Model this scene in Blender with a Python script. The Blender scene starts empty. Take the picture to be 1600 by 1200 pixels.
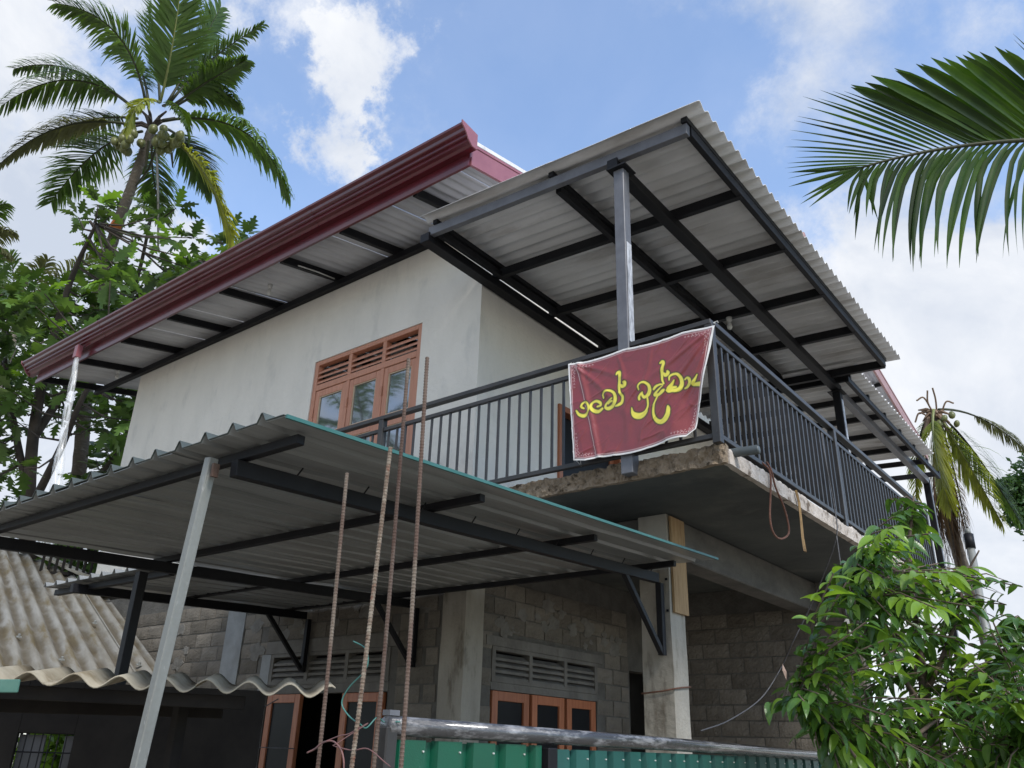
import bpy, math, random
import numpy as np
from mathutils import Vector, Matrix, noise as mn
R = math.radians
random.seed(7)
S = bpy.context.scene
COL = S.collection

# ------------------------------------------------------------------ camera
cam = bpy.data.cameras.new('camera'); co = bpy.data.objects.new('camera', cam); COL.objects.link(co)
YAW, PIT, ROL = 0.677249989, 0.417278125, 0.0314159791
cy, sy = math.cos(YAW), math.sin(YAW)
F = Vector((-sy*math.cos(PIT), cy*math.cos(PIT), math.sin(PIT)))
R0 = Vector((cy, sy, 0)); U0 = R0.cross(F)
RX = R0*math.cos(ROL)+U0*math.sin(ROL); UX = -R0*math.sin(ROL)+U0*math.cos(ROL)
m = Matrix((RX, UX, -F)).transposed().to_4x4(); m.translation = Vector((0, 0, 1.6))
co.matrix_world = m
cam.sensor_width = 36; cam.lens = 1294.21/1600*36; cam.clip_start = .05; cam.clip_end = 3000
S.camera = co

# ------------------------------------------------------------------ world, sun, exposure
SUN_EL, SUN_AZ = R(46), R(112)      # azimuth clockwise from +Y
world = bpy.data.worlds.new('World'); S.world = world; world.use_nodes = True
wn, wl = world.node_tree.nodes, world.node_tree.links
wn.clear()
def N(t, **k):
    n = wn.new(t)
    for a, b in k.items(): setattr(n, a, b)
    return n
out = N('ShaderNodeOutputWorld'); bg = N('ShaderNodeBackground'); bg.inputs['Strength'].default_value = .12
wl.new(bg.outputs[0], out.inputs[0])
sky = N('ShaderNodeTexSky', sky_type='NISHITA'); sky.sun_disc = False
sky.sun_elevation = SUN_EL; sky.sun_rotation = SUN_AZ; sky.air_density = 1.0; sky.dust_density = .6; sky.ozone_density = 1.6
tc = N('ShaderNodeTexCoord')
def math_(op, a, b=None, clamp=False):
    n = N('ShaderNodeMath', operation=op); n.use_clamp = clamp
    for i, v in enumerate((a, b)):
        if v is None: continue
        if isinstance(v, (int, float)): n.inputs[i].default_value = v
        else: wl.new(v, n.inputs[i])
    return n.outputs[0]
def noise_(scale, det, rough, dist=0, sc=(1, 1, 1), off=(0, 0, 0)):
    mp = N('ShaderNodeMapping'); mp.inputs['Scale'].default_value = sc; mp.inputs['Location'].default_value = off
    wl.new(tc.outputs['Generated'], mp.inputs[0])
    n = N('ShaderNodeTexNoise'); n.inputs['Scale'].default_value = scale; n.inputs['Detail'].default_value = det
    n.inputs['Roughness'].default_value = rough; n.inputs['Distortion'].default_value = dist
    wl.new(mp.outputs[0], n.inputs['Vector']); return n.outputs['Fac']
_wn = N('ShaderNodeTexNoise'); _wn.inputs['Scale'].default_value = 6; _wn.inputs['Detail'].default_value = 8; _wn.inputs['Roughness'].default_value = .65; wl.new(tc.outputs['Generated'], _wn.inputs['Vector'])
_ws = N('ShaderNodeVectorMath', operation='SUBTRACT'); wl.new(_wn.outputs['Color'], _ws.inputs[0]); _ws.inputs[1].default_value = (.5, .5, .5)
_wm = N('ShaderNodeVectorMath', operation='SCALE'); wl.new(_ws.outputs[0], _wm.inputs[0]); _wm.inputs['Scale'].default_value = .32
_wa = N('ShaderNodeVectorMath', operation='ADD'); wl.new(tc.outputs['Generated'], _wa.inputs[0]); wl.new(_wm.outputs[0], _wa.inputs[1])
_wv = N('ShaderNodeVectorMath', operation='NORMALIZE'); wl.new(_wa.outputs[0], _wv.inputs[0])
def blob(d, c0, c1, amp):
    dd = Vector(d).normalized()
    vm = N('ShaderNodeVectorMath', operation='DOT_PRODUCT'); wl.new(_wv.outputs[0], vm.inputs[0]); vm.inputs[1].default_value = dd
    mr = N('ShaderNodeMapRange', interpolation_type='SMOOTHSTEP'); wl.new(vm.outputs['Value'], mr.inputs[0])
    mr.inputs[1].default_value = math.cos(R(c1)); mr.inputs[2].default_value = math.cos(R(c0)); mr.inputs[3].default_value = 0; mr.inputs[4].default_value = amp
    return mr.outputs[0]
big = noise_(2.6, 9, .6, .25, off=(3.1, 1.7, .4))
fine = noise_(5.5, 10, .66, .15, off=(.3, 5.1, 2.2))
base = math_('ADD', math_('MULTIPLY', big, .42), math_('MULTIPLY', fine, .58))
bias = None
for d, c0, c1, amp in (((-0.620, 0.481, 0.746), .5, 4.2, .22), ((-0.669, 0.458, 0.717), .5, 4, .18), ((-0.678, 0.415, 0.779), 1, 4.5, .14), ((-0.759, 0.343, 0.790), 2, 6, -.06), ((-0.956, 0.221, 0.727), 3, 9, .10), ((-1.013, 0.304, 0.501), 4, 13, .22), ((-1.033, 0.416, 0.277), 6, 20, .45), ((-0.466, 0.637, 0.689), 4, 15, -.10), ((-0.770, 0.427, 0.629), 2, 6, -.10), ((-0.293, 0.781, 0.681), 3, 11, -.06),
                       ((-0.154, 1.056, 0.393), 4, 14, .24), ((-0.175, 0.977, 0.504), 1.5, 6, -.08), ((-0.055, 1.047, 0.550), 4, 12, .14), ((-0.213, 0.923, 0.544), 2, 8, .16), ((-0.130, 0.857, 0.778), 2, 10, .12), ((-0.307, 0.706, 0.793), 3, 12, .06), ((-0.106, 1.177, 0.247), 6, 18, .36),
                       ((.3, -.9, .35), 15, 50, .22), ((-.9, -.3, .5), 10, 40, .2)):
    b = blob(d, c0, c1, amp); bias = b if bias is None else math_('ADD', bias, b)
dens = math_('ADD', base, bias)
cm = N('ShaderNodeMapRange', interpolation_type='SMOOTHSTEP'); wl.new(dens, cm.inputs[0])
cm.inputs[1].default_value = .47; cm.inputs[2].default_value = .75; cm.inputs[3].default_value = .12; cm.inputs[4].default_value = .97
shade = N('ShaderNodeMapRange'); wl.new(noise_(5, 7, .6, .3, off=(9, 2, 5)), shade.inputs[0])
shade.inputs[1].default_value = .35; shade.inputs[2].default_value = .65; shade.inputs[3].default_value = 0; shade.inputs[4].default_value = 1
cc = N('ShaderNodeMixRGB'); wl.new(shade.outputs[0], cc.inputs[0]); cc.inputs[1].default_value = (2.5, 2.75, 3.2, 1); cc.inputs[2].default_value = (3.85, 3.92, 4.05, 1)
skm = N('ShaderNodeMixRGB', blend_type='MULTIPLY'); skm.inputs[0].default_value = 1; wl.new(sky.outputs[0], skm.inputs[1]); skm.inputs[2].default_value = (1.15, 1.21, 1.26, 1)
mx = N('ShaderNodeMixRGB'); wl.new(cm.outputs[0], mx.inputs[0]); wl.new(skm.outputs[0], mx.inputs[1]); wl.new(cc.outputs[0], mx.inputs[2])
wl.new(mx.outputs[0], bg.inputs[0])

sl = bpy.data.lights.new('sun', 'SUN'); sl.energy = 1.5; sl.angle = R(12); sl.color = (1, .96, .9)
so = bpy.data.objects.new('sun', sl); COL.objects.link(so)
sd = Vector((math.sin(SUN_AZ)*math.cos(SUN_EL), math.cos(SUN_AZ)*math.cos(SUN_EL), math.sin(SUN_EL)))
so.rotation_euler = sd.to_track_quat('Z', 'Y').to_euler()
S.view_settings.view_transform = 'Standard'; S.view_settings.look = 'None'; S.view_settings.gamma = 1
S.view_settings.exposure = 1.08
S.render.engine = 'CYCLES'
S.cycles.max_bounces = 8; S.cycles.diffuse_bounces = 5; S.cycles.transparent_max_bounces = 12

# ------------------------------------------------------------------ materials
def mat(name, c1, c2=None, rough=.6, metal=0, scale=6, bump=0, bscale=40, spec=.5, detail=5, stretch=(1, 1, 1),
        trans=0, rnd=0, c3=None, c3lo=.6, c3hi=.72, c3scale=3, bstretch=(1, 1, 1), coat=0, lo=.35, hi=.65):
    """noise mix of c1/c2 with optional patches of c3, bump, per object variation and leaf translucency"""
    mt = bpy.data.materials.new(name); mt.use_nodes = True
    n, l = mt.node_tree.nodes, mt.node_tree.links
    p = n['Principled BSDF']; o = n['Material Output']
    p.inputs['Roughness'].default_value = rough; p.inputs['Metallic'].default_value = metal
    p.inputs['Specular IOR Level'].default_value = spec; p.inputs['Coat Weight'].default_value = coat
    t = n.new('ShaderNodeTexCoord')
    def nz(sc, st, det=detail):
        mp = n.new('ShaderNodeMapping'); mp.inputs['Scale'].default_value = st; l.new(t.outputs['Object'], mp.inputs[0])
        z = n.new('ShaderNodeTexNoise'); z.inputs['Scale'].default_value = sc; z.inputs['Detail'].default_value = det; z.inputs['Roughness'].default_value = .62
        l.new(mp.outputs[0], z.inputs['Vector']); return z.outputs['Fac']
    c2 = c2 or tuple(v*.8 for v in c1)
    mr = n.new('ShaderNodeMapRange'); l.new(nz(scale, stretch), mr.inputs[0]); mr.inputs[1].default_value = lo; mr.inputs[2].default_value = hi
    mix = n.new('ShaderNodeMixRGB'); l.new(mr.outputs[0], mix.inputs[0]); mix.inputs[1].default_value = (*c1, 1); mix.inputs[2].default_value = (*c2, 1)
    colr = mix.outputs[0]
    if c3:
        m3 = n.new('ShaderNodeMapRange'); l.new(nz(c3scale, stretch, 8), m3.inputs[0]); m3.inputs[1].default_value = c3lo; m3.inputs[2].default_value = c3hi
        x3 = n.new('ShaderNodeMixRGB'); l.new(m3.outputs[0], x3.inputs[0]); l.new(colr, x3.inputs[1]); x3.inputs[2].default_value = (*c3, 1); colr = x3.outputs[0]
    if rnd:
        oi = n.new('ShaderNodeObjectInfo'); hs = n.new('ShaderNodeHueSaturation')
        a = n.new('ShaderNodeMapRange'); l.new(oi.outputs['Random'], a.inputs[0]); a.inputs[3].default_value = 1-rnd; a.inputs[4].default_value = 1+rnd
        l.new(a.outputs[0], hs.inputs['Value']); l.new(colr, hs.inputs['Color'])
        colr = hs.outputs[0]
    l.new(colr, p.inputs['Base Color'])
    if bump:
        b = n.new('ShaderNodeBump'); b.inputs['Strength'].default_value = bump; b.inputs['Distance'].default_value = .02
        l.new(nz(bscale, bstretch, 6), b.inputs['Height']); l.new(b.outputs[0], p.inputs['Normal'])
    if trans:
        tr = n.new('ShaderNodeBsdfTranslucent'); g = n.new('ShaderNodeMixRGB'); g.blend_type = 'MULTIPLY'; g.inputs[0].default_value = 1
        l.new(colr, g.inputs[1]); g.inputs[2].default_value = (1.5, 1.45, .6, 1); l.new(g.outputs[0], tr.inputs[0])
        ms = n.new('ShaderNodeMixShader'); ms.inputs[0].default_value = trans
        l.new(p.outputs[0], ms.inputs[1]); l.new(tr.outputs[0], ms.inputs[2]); l.new(ms.outputs[0], o.inputs[0])
    return mt
M = {}
M['plaster'] = mat('plaster', (.73, .70, .635), (.67, .645, .585), .85, scale=1.6, stretch=(1.6, 1.6, .7), bump=.6, bscale=12, detail=9, c3=(.55, .54, .50), c3lo=.56, c3hi=.8, c3scale=2.2, spec=.2)
M['paint_dark'] = mat('dark_grey_paint', (.042, .039, .037), (.026, .025, .024), .42, scale=5, bump=.04, bscale=60, spec=.35, c3=(.10, .10, .11), c3lo=.68, c3hi=.8, c3scale=14)
M['paint_black'] = mat('black_paint', (.007, .007, .009), (.011, .011, .013), .55, scale=7, spec=.25)
M['paint_beam'] = mat('primer_grey_beam', (.13, .132, .145), (.095, .097, .107), .42, scale=8, bump=.05)
M['primer_worn_lit'] = mat('worn_and_lit_primer', (.55, .56, .58), (.2, .205, .215), .5, scale=25, stretch=(1, 1, .35))  # wear on the front post; on the second post a lit face as colour
M['asbestos'] = mat('fibre_cement', (.70, .69, .685), (.58, .57, .56), .85, scale=3, bump=.15, bscale=50, c3=(.30, .27, .24), c3lo=.53, c3hi=.75, c3scale=1.7, stretch=(.35, 1.6, 1), spec=.25)
M['asbestos_top'] = mat('weathered_fibre_cement', (.40, .385, .34), (.27, .25, .20), .9, scale=2.6, bump=.3, bscale=60, c3=(.14, .12, .075), c3lo=.52, c3hi=.66, c3scale=2.6, stretch=(1, 1, 1), spec=.2)
M['shed_roof'] = mat('streaked_old_fibre_cement', (.25, .245, .225), (.165, .155, .13), .9, scale=4, bump=.3, bscale=50, c3=(.13, .105, .06), c3lo=.50, c3hi=.64, c3scale=3.2, stretch=(1.8, .32, 1), spec=.2)
M['front_sheet'] = mat('tan_fibre_cement', (.40, .36, .28), (.29, .255, .19), .9, scale=5, bump=.3, bscale=60, c3=(.2, .16, .10), c3lo=.55, c3hi=.7, c3scale=5, spec=.2)
M['eave_sheet'] = mat('zinc_eave_sheet', (.56, .56, .57), (.45, .45, .465), .5, scale=3, stretch=(3, .4, 1), c3=(.27, .25, .24), c3lo=.6, c3hi=.8)
M['zinc'] = mat('canopy_sheet_underside', (.31, .32, .315), (.22, .226, .218), .36, metal=.2, scale=2.2, stretch=(7, .45, 1), bump=.12, bscale=5, c3=(.27, .27, .255), c3lo=.6, c3hi=.78, c3scale=1.5, bstretch=(6, .4, 1), spec=.5)
M['front_edge'] = mat('dark_grey_green_sheet_edge', (.07, .085, .075), (.045, .055, .05), .5)
M['green_edge'] = mat('green_sheet_edge', (.025, .11, .095), (.04, .14, .125), .4)
M['maroon'] = mat('maroon_gutter', (.10, .009, .015), (.08, .007, .012), .28, scale=3, coat=.3, c3=(.16, .04, .04), c3lo=.66, c3hi=.85, c3scale=20)
M['barge'] = mat('sheen_pale_maroon_barge', (.27, .095, .11), (.23, .075, .09), .38, scale=5, coat=.2)  # paler pink than the gutter: the board's sheen is put into the colour
M['barge_far'] = mat('sunbleached_barge', (.34, .2, .18), (.28, .15, .14), .5, scale=5)
M['wood'] = mat('orange_varnished_wood', (.42, .155, .07), (.33, .11, .05), .45, scale=5, stretch=(7, 7, .7), bump=.08, rnd=.12)
M['wood_pink'] = mat('raw_pink_wood', (.50, .235, .15), (.42, .19, .115), .55, scale=5, stretch=(7, 7, .7), bump=.08, rnd=.06, c3=(.36, .15, .09), c3lo=.62, c3hi=.75, c3scale=5)
M['bead'] = mat('pale_bead', (.62, .5, .34), None, .5)
M['glass'] = mat('tinted_window_glass', (.33, .35, .37), (.31, .33, .35), .04, metal=.85, scale=.8, bump=.02, bscale=1.5)
M['dark_glass'] = mat('dark_window_glass', (.018, .019, .021), None, .3, spec=.12)
M['concrete'] = mat('cast_concrete', (.19, .178, .158), (.13, .122, .108), .9, scale=4, bump=.5, bscale=25, c3=(.12, .112, .098), c3lo=.58, c3hi=.72, c3scale=5, stretch=(1, 1, .5), spec=.2)
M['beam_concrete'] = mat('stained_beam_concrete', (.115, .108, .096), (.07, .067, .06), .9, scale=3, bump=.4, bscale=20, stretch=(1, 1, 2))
M['render_smear'] = mat('grey_mortar_smear', (.22, .21, .19), (.15, .142, .126), .95, scale=7, bump=.7, bscale=30, spec=.1)
M['column'] = mat('pale_column_concrete', (.37, .345, .295), (.27, .25, .21), .9, scale=3, bump=.5, bscale=22, c3=(.13, .11, .085), c3lo=.56, c3hi=.74, c3scale=6, stretch=(1.4, 1.4, .4), spec=.2)
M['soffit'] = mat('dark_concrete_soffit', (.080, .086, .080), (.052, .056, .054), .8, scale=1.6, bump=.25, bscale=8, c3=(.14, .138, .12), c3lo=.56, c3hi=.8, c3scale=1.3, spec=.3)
M['crumbly'] = mat('crumbly_mortar', (.30, .24, .175), (.20, .155, .11), .95, scale=9, bump=.9, bscale=45, c3=(.075, .058, .042), c3lo=.56, c3hi=.66, c3scale=13, spec=.1)
M['slab_edge'] = mat('chipped_slab_edge', (.52, .47, .42), (.40, .35, .30), .9, scale=6, bump=.7, bscale=30, c3=(.14, .11, .085), c3lo=.54, c3hi=.64, c3scale=8, spec=.15)
M['block'] = mat('cement_block', (.20, .178, .148), (.145, .13, .108), .95, scale=5, bump=.9, bscale=40, rnd=.24, c3=(.10, .088, .074), c3lo=.6, c3hi=.75, c3scale=9, spec=.1)
M['mortar'] = mat('grey_mortar', (.145, .137, .122), (.10, .095, .085), .95, scale=5, bump=.7, bscale=30, spec=.1)
M['render_blue'] = mat('grey_render_band', (.29, .30, .295), (.22, .225, .22), .9, scale=5, bump=.5, bscale=20, spec=.15)
M['galv'] = mat('galvanised_post', (.24, .25, .235), (.20, .205, .19), .55, metal=.1, scale=12, stretch=(1, 1, .3), bump=.12, c3=(.42, .42, .40), c3lo=.6, c3hi=.7, c3scale=22)
M['rust'] = mat('rusty_rebar', (.085, .046, .032), (.13, .092, .07), .85, scale=22, stretch=(1, 1, .4), bump=.3, bscale=150, c3=(.18, .15, .115), c3lo=.5, c3hi=.62, c3scale=7)
M['rust_pale'] = mat('pale_crusted_rebar', (.13, .082, .055), (.26, .22, .17), .85, scale=40, bump=.4, bscale=150, c3=(.20, .09, .055), c3lo=.55, c3hi=.65, c3scale=18)
M['gate_bright'] = mat('bright_green_gate_sheet', (.002, .082, .042), (.003, .066, .034), .35, scale=4, c3=(.32, .5, .42), c3lo=.73, c3hi=.76, c3scale=130, bump=.1, bscale=200)
M['gate_dull'] = mat('dull_teal_gate_sheet', (.016, .098, .082), (.013, .072, .062), .45, scale=7, stretch=(1, 1, .3), c3=(.18, .3, .26), c3lo=.7, c3hi=.78, c3scale=30)
M['pipe_top'] = mat('wet_black_pipe', (.05, .05, .052), (.032, .032, .034), .22, scale=8, bump=.25, bscale=80, c3=(.22, .22, .225), c3lo=.48, c3hi=.66, c3scale=42, stretch=(1, .22, 1), coat=.6)
M['pvc'] = mat('grey_pvc', (.085, .10, .105), None, .5)
M['white_plastic'] = mat('white_plastic', (.6, .6, .57), None, .4)
M['rope'] = mat('brown_rope', (.19, .085, .055), (.11, .052, .035), .9, scale=60, bump=.5, bscale=200)
M['strap'] = mat('tan_strap', (.33, .21, .09), (.2, .12, .05), .8, scale=14)
M['cable'] = mat('grey_cable', (.06, .06, .065), (.11, .11, .115), .6, scale=40)
M['wire_green'] = mat('green_wire', (.06, .2, .17), None, .5)
M['wire_pink'] = mat('twisted_pink_wire', (.22, .10, .09), (.12, .07, .07), .6, scale=40)
M['plank'] = mat('raw_plank', (.38, .255, .13), (.27, .17, .08), .8, scale=6, stretch=(6, 6, .8), bump=.2)
M['plank_grey'] = mat('grey_weathered_plank', (.36, .34, .30), (.25, .235, .2), .9, scale=8, stretch=(6, 6, .8), bump=.3)
M['trunk'] = mat('palm_trunk_bark', (.16, .135, .108), (.085, .07, .056), .95, scale=5, stretch=(1, 1, 3), bump=.9, bscale=6, bstretch=(1, 1, 5), c3=(.26, .24, .20), c3lo=.55, c3hi=.68, c3scale=5)
M['trunk_dark'] = mat('dark_wet_bark', (.075, .06, .048), (.045, .036, .03), .9, scale=4, bump=.7, bscale=12)
M['orange_bark'] = mat('orange_bark_patch', (.55, .16, .04), (.4, .12, .03), .9)
M['twig'] = mat('brown_twig', (.15, .11, .08), (.09, .065, .05), .85, scale=10)
M['palm_green'] = mat('palm_leaf_green', (.095, .165, .028), (.055, .105, .02), .42, scale=1.2, trans=.42, rnd=.25, c3=(.22, .24, .04), c3lo=.6, c3hi=.75, c3scale=.7)
M['palm_yellow'] = mat('palm_leaf_yellow_green', (.36, .36, .06), (.18, .23, .035), .45, scale=.6, trans=.45, rnd=.15)
M['palm_olive'] = mat('palm_leaf_olive', (.16, .165, .07), (.10, .11, .045), .55, scale=1, trans=.35, rnd=.15)
M['palm_near'] = mat('near_palm_leaflet', (.050, .098, .010), (.022, .055, .010), .45, scale=3, trans=.45, rnd=.55, spec=.3)
M['palm_dead'] = mat('dead_brown_frond', (.26, .175, .11), (.16, .105, .07), .85, scale=2, trans=.2)
M['rachis'] = mat('palm_rib', (.20, .22, .06), (.13, .15, .045), .5)
M['rachis_dark'] = mat('dark_palm_rib', (.05, .055, .028), None, .6, spec=.25)
M['coconut'] = mat('green_coconut', (.15, .16, .045), (.10, .11, .035), .4, scale=4)
M['bread'] = mat('breadfruit_leaf', (.11, .19, .05), (.06, .12, .034), .36, scale=2, trans=.38, rnd=.5, bump=.3, bscale=12)
M['bread_young'] = mat('young_breadfruit_leaf', (.17, .31, .035), (.12, .23, .03), .4, scale=2, trans=.45, rnd=.2)
M['leaf'] = mat('glossy_fruit_tree_leaf', (.095, .195, .034), (.052, .125, .028), .24, scale=9, trans=.28, rnd=.5, bump=.15, bscale=40)
M['leaf_young'] = mat('young_fruit_tree_leaf', (.24, .40, .05), (.17, .31, .04), .32, scale=9, trans=.4, rnd=.2)
M['far_leaf'] = mat('far_tree_leaf', (.05, .11, .03), (.03, .075, .02), .5, scale=.5, trans=.3)
M['ground'] = mat('sandy_ground', (.36, .32, .265), (.28, .25, .205), .95, scale=.8, bump=.4, bscale=10, spec=.1)
M['interior'] = mat('dim_interior', (.10, .095, .09), None, .9)
M['shed_dark'] = mat('dark_timber', (.028, .025, .022), (.018, .016, .015), .9, scale=4, spec=.1)  # near-black brown for shed frame, walls and fence slats
M['blind'] = mat('grey_sheet_board', (.13, .13, .135), (.1, .1, .1), .8)
M['teal_sheet'] = mat('teal_fascia', (.035, .12, .09), (.07, .16, .125), .6)
M['dry_leaf'] = mat('dry_leaf', (.42, .3, .24), None, .8, trans=.2)
# dirt settled in the valleys of the old shed sheets (local x runs across the ribs)
_m = M['shed_roof']; _n, _l = _m.node_tree.nodes, _m.node_tree.links; _p = _n['Principled BSDF']
_src = _p.inputs['Base Color'].links[0].from_socket
_t = _n.new('ShaderNodeTexCoord'); _s = _n.new('ShaderNodeSeparateXYZ'); _l.new(_t.outputs['Object'], _s.inputs[0])
_a = _n.new('ShaderNodeMath'); _a.operation = 'MULTIPLY'; _l.new(_s.outputs[0], _a.inputs[0]); _a.inputs[1].default_value = 2*math.pi/.177
_c = _n.new('ShaderNodeMath'); _c.operation = 'COSINE'; _l.new(_a.outputs[0], _c.inputs[0])
_z = _n.new('ShaderNodeTexNoise'); _z.inputs['Scale'].default_value = 3; _z.inputs['Detail'].default_value = 6; _l.new(_t.outputs['Object'], _z.inputs['Vector'])
_b = _n.new('ShaderNodeMath'); _b.operation = 'MULTIPLY_ADD'; _l.new(_z.outputs['Fac'], _b.inputs[0]); _b.inputs[1].default_value = 2.6; _l.new(_c.outputs[0], _b.inputs[2])
_r = _n.new('ShaderNodeMapRange'); _l.new(_b.outputs[0], _r.inputs[0]); _r.inputs[1].default_value = .3; _r.inputs[2].default_value = 1.5; _r.inputs[3].default_value = .8; _r.inputs[4].default_value = 0
_x = _n.new('ShaderNodeMixRGB'); _l.new(_r.outputs[0], _x.inputs[0]); _l.new(_src, _x.inputs[1]); _x.inputs[2].default_value = (.075, .06, .038, 1); _l.new(_x.outputs[0], _p.inputs['Base Color'])
# clear plastic sleeve
mp_ = bpy.data.materials.new('clear_plastic_sleeve'); mp_.use_nodes = True
n_ = mp_.node_tree.nodes; l_ = mp_.node_tree.links; p_ = n_['Principled BSDF']
p_.inputs['Base Color'].default_value = (.75, .77, .78, 1); p_.inputs['Roughness'].default_value = .15
tr_ = n_.new('ShaderNodeBsdfTransparent'); ms_ = n_.new('ShaderNodeMixShader'); nz_ = n_.new('ShaderNodeTexNoise'); nz_.inputs['Scale'].default_value = 12
mr_ = n_.new('ShaderNodeMapRange'); mr_.inputs[1].default_value = .4; mr_.inputs[2].default_value = .65; mr_.inputs[3].default_value = .12; mr_.inputs[4].default_value = .6
l_.new(nz_.outputs['Fac'], mr_.inputs[0]); l_.new(mr_.outputs[0], ms_.inputs[0]); l_.new(tr_.outputs[0], ms_.inputs[1]); l_.new(p_.outputs[0], ms_.inputs[2]); l_.new(ms_.outputs[0], n_['Material Output'].inputs[0])
M['sleeve'] = mp_

# ------------------------------------------------------------------ helpers
class MB:
    def __init__(s): s.v = []; s.f = []
    def add(s, vs, fs):
        o = len(s.v); s.v += [tuple(p) for p in vs]; s.f += [tuple(i+o for i in f) for f in fs]
    def box(s, x0, x1, y0, y1, z0, z1):
        s.add([(x0, y0, z0), (x1, y0, z0), (x1, y1, z0), (x0, y1, z0), (x0, y0, z1), (x1, y0, z1), (x1, y1, z1), (x0, y1, z1)],
              [(0, 3, 2, 1), (4, 5, 6, 7), (0, 1, 5, 4), (1, 2, 6, 5), (2, 3, 7, 6), (3, 0, 4, 7)])
    def bar(s, a, b, w, h, up=(0, 0, 1)):
        a, b = Vector(a), Vector(b); t = (b-a).normalized(); u = Vector(up)
        if abs(t.dot(u)) > .95: u = Vector((0, 1, 0))
        r = t.cross(u).normalized(); u = r.cross(t)
        vs = []
        for p in (a, b):
            for i, j in ((-1, -1), (1, -1), (1, 1), (-1, 1)): vs.append(p+r*w/2*i+u*h/2*j)
        s.add(vs, [(0, 1, 2, 3), (7, 6, 5, 4), (0, 4, 5, 1), (1, 5, 6, 2), (2, 6, 7, 3), (3, 7, 4, 0)])
    def tube(s, pts, rad, n=8, cap=True):
        pts = [Vector(p) for p in pts]; k = len(pts)
        if not isinstance(rad, (list, tuple)): rad = [rad]*k
        t0 = (pts[1]-pts[0]).normalized(); u = Vector((0, 0, 1)) if abs(t0.z) < .9 else Vector((0, 1, 0))
        r = t0.cross(u).normalized(); vs = []
        for i, p in enumerate(pts):
            t = (pts[min(i+1, k-1)]-pts[max(i-1, 0)]).normalized()
            r = (r-t*r.dot(t)).normalized(); q = t.cross(r)
            for j in range(n):
                a = 2*math.pi*j/n; vs.append(p+(r*math.cos(a)+q*math.sin(a))*rad[i])
        fs = [(i*n+j, i*n+(j+1) % n, (i+1)*n+(j+1) % n, (i+1)*n+j) for i in range(k-1) for j in range(n)]
        if cap: fs += [tuple(range(n))[::-1], tuple((k-1)*n+j for j in range(n))]
        s.add(vs, fs)
    def prism(s, prof, x0, x1):       # (y,z) closed profile extruded along X
        n = len(prof); s.add([(x0, y, z) for y, z in prof]+[(x1, y, z) for y, z in prof],
              [tuple(range(n)), tuple(range(2*n-1, n-1, -1))]+[(i, n+i, n+(i+1) % n, (i+1) % n) for i in range(n)])
def mesh(name, mb, smooth=False, bevel=0):
    me = bpy.data.meshes.new(name); me.from_pydata(mb.v, [], mb.f); me.update()
    if smooth: me.polygons.foreach_set('use_smooth', [True]*len(me.polygons))
    return me
def put(o, parent=None, label=None, cat=None, group=None, kind=None):
    COL.objects.link(o)
    if parent:
        o.parent = parent; o.matrix_parent_inverse = Matrix.Translation(-Vector(parent.get('base', (0, 0, 0))))
    for k, v in (('label', label), ('category', cat), ('group', group), ('kind', kind)):
        if v: o[k] = v
    return o
def obj(name, mb, m, parent=None, smooth=False, bevel=0, **k):
    me = mb if isinstance(mb, bpy.types.Mesh) else mesh(name, mb, smooth)
    if not me.materials: me.materials.append(M[m] if isinstance(m, str) else m)
    o = bpy.data.objects.new(name, me)
    if bevel:
        b = o.modifiers.new('bevel', 'BEVEL'); b.width = bevel; b.segments = 1; b.limit_method = 'ANGLE'
    o['base'] = (0.0, 0.0, 0.0)
    return put(o, parent, **k)
def thing(name, loc, label, cat, group=None):
    o = bpy.data.objects.new(name, None); o.location = loc; o.empty_display_size = .2; o['base'] = tuple(float(v) for v in loc)
    return put(o, None, label, cat, group)
def bx(name, m, parent, *b, bevel=0, **k):
    q = MB(); q.box(*b); return obj(name, q, m, parent, bevel=bevel, **k)
def br(name, m, parent, a, b, w, h, bevel=.003, **k):
    q = MB(); q.bar(a, b, w, h); return obj(name, q, m, parent, bevel=bevel, **k)
def tb(name, m, parent, pts, r, n=8, **k):
    q = MB(); q.tube(pts, r, n); return obj(name, q, m, parent, smooth=True, **k)
def lerp(a, b, t): return tuple(x+(y-x)*t for x, y in zip(a, b))
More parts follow.
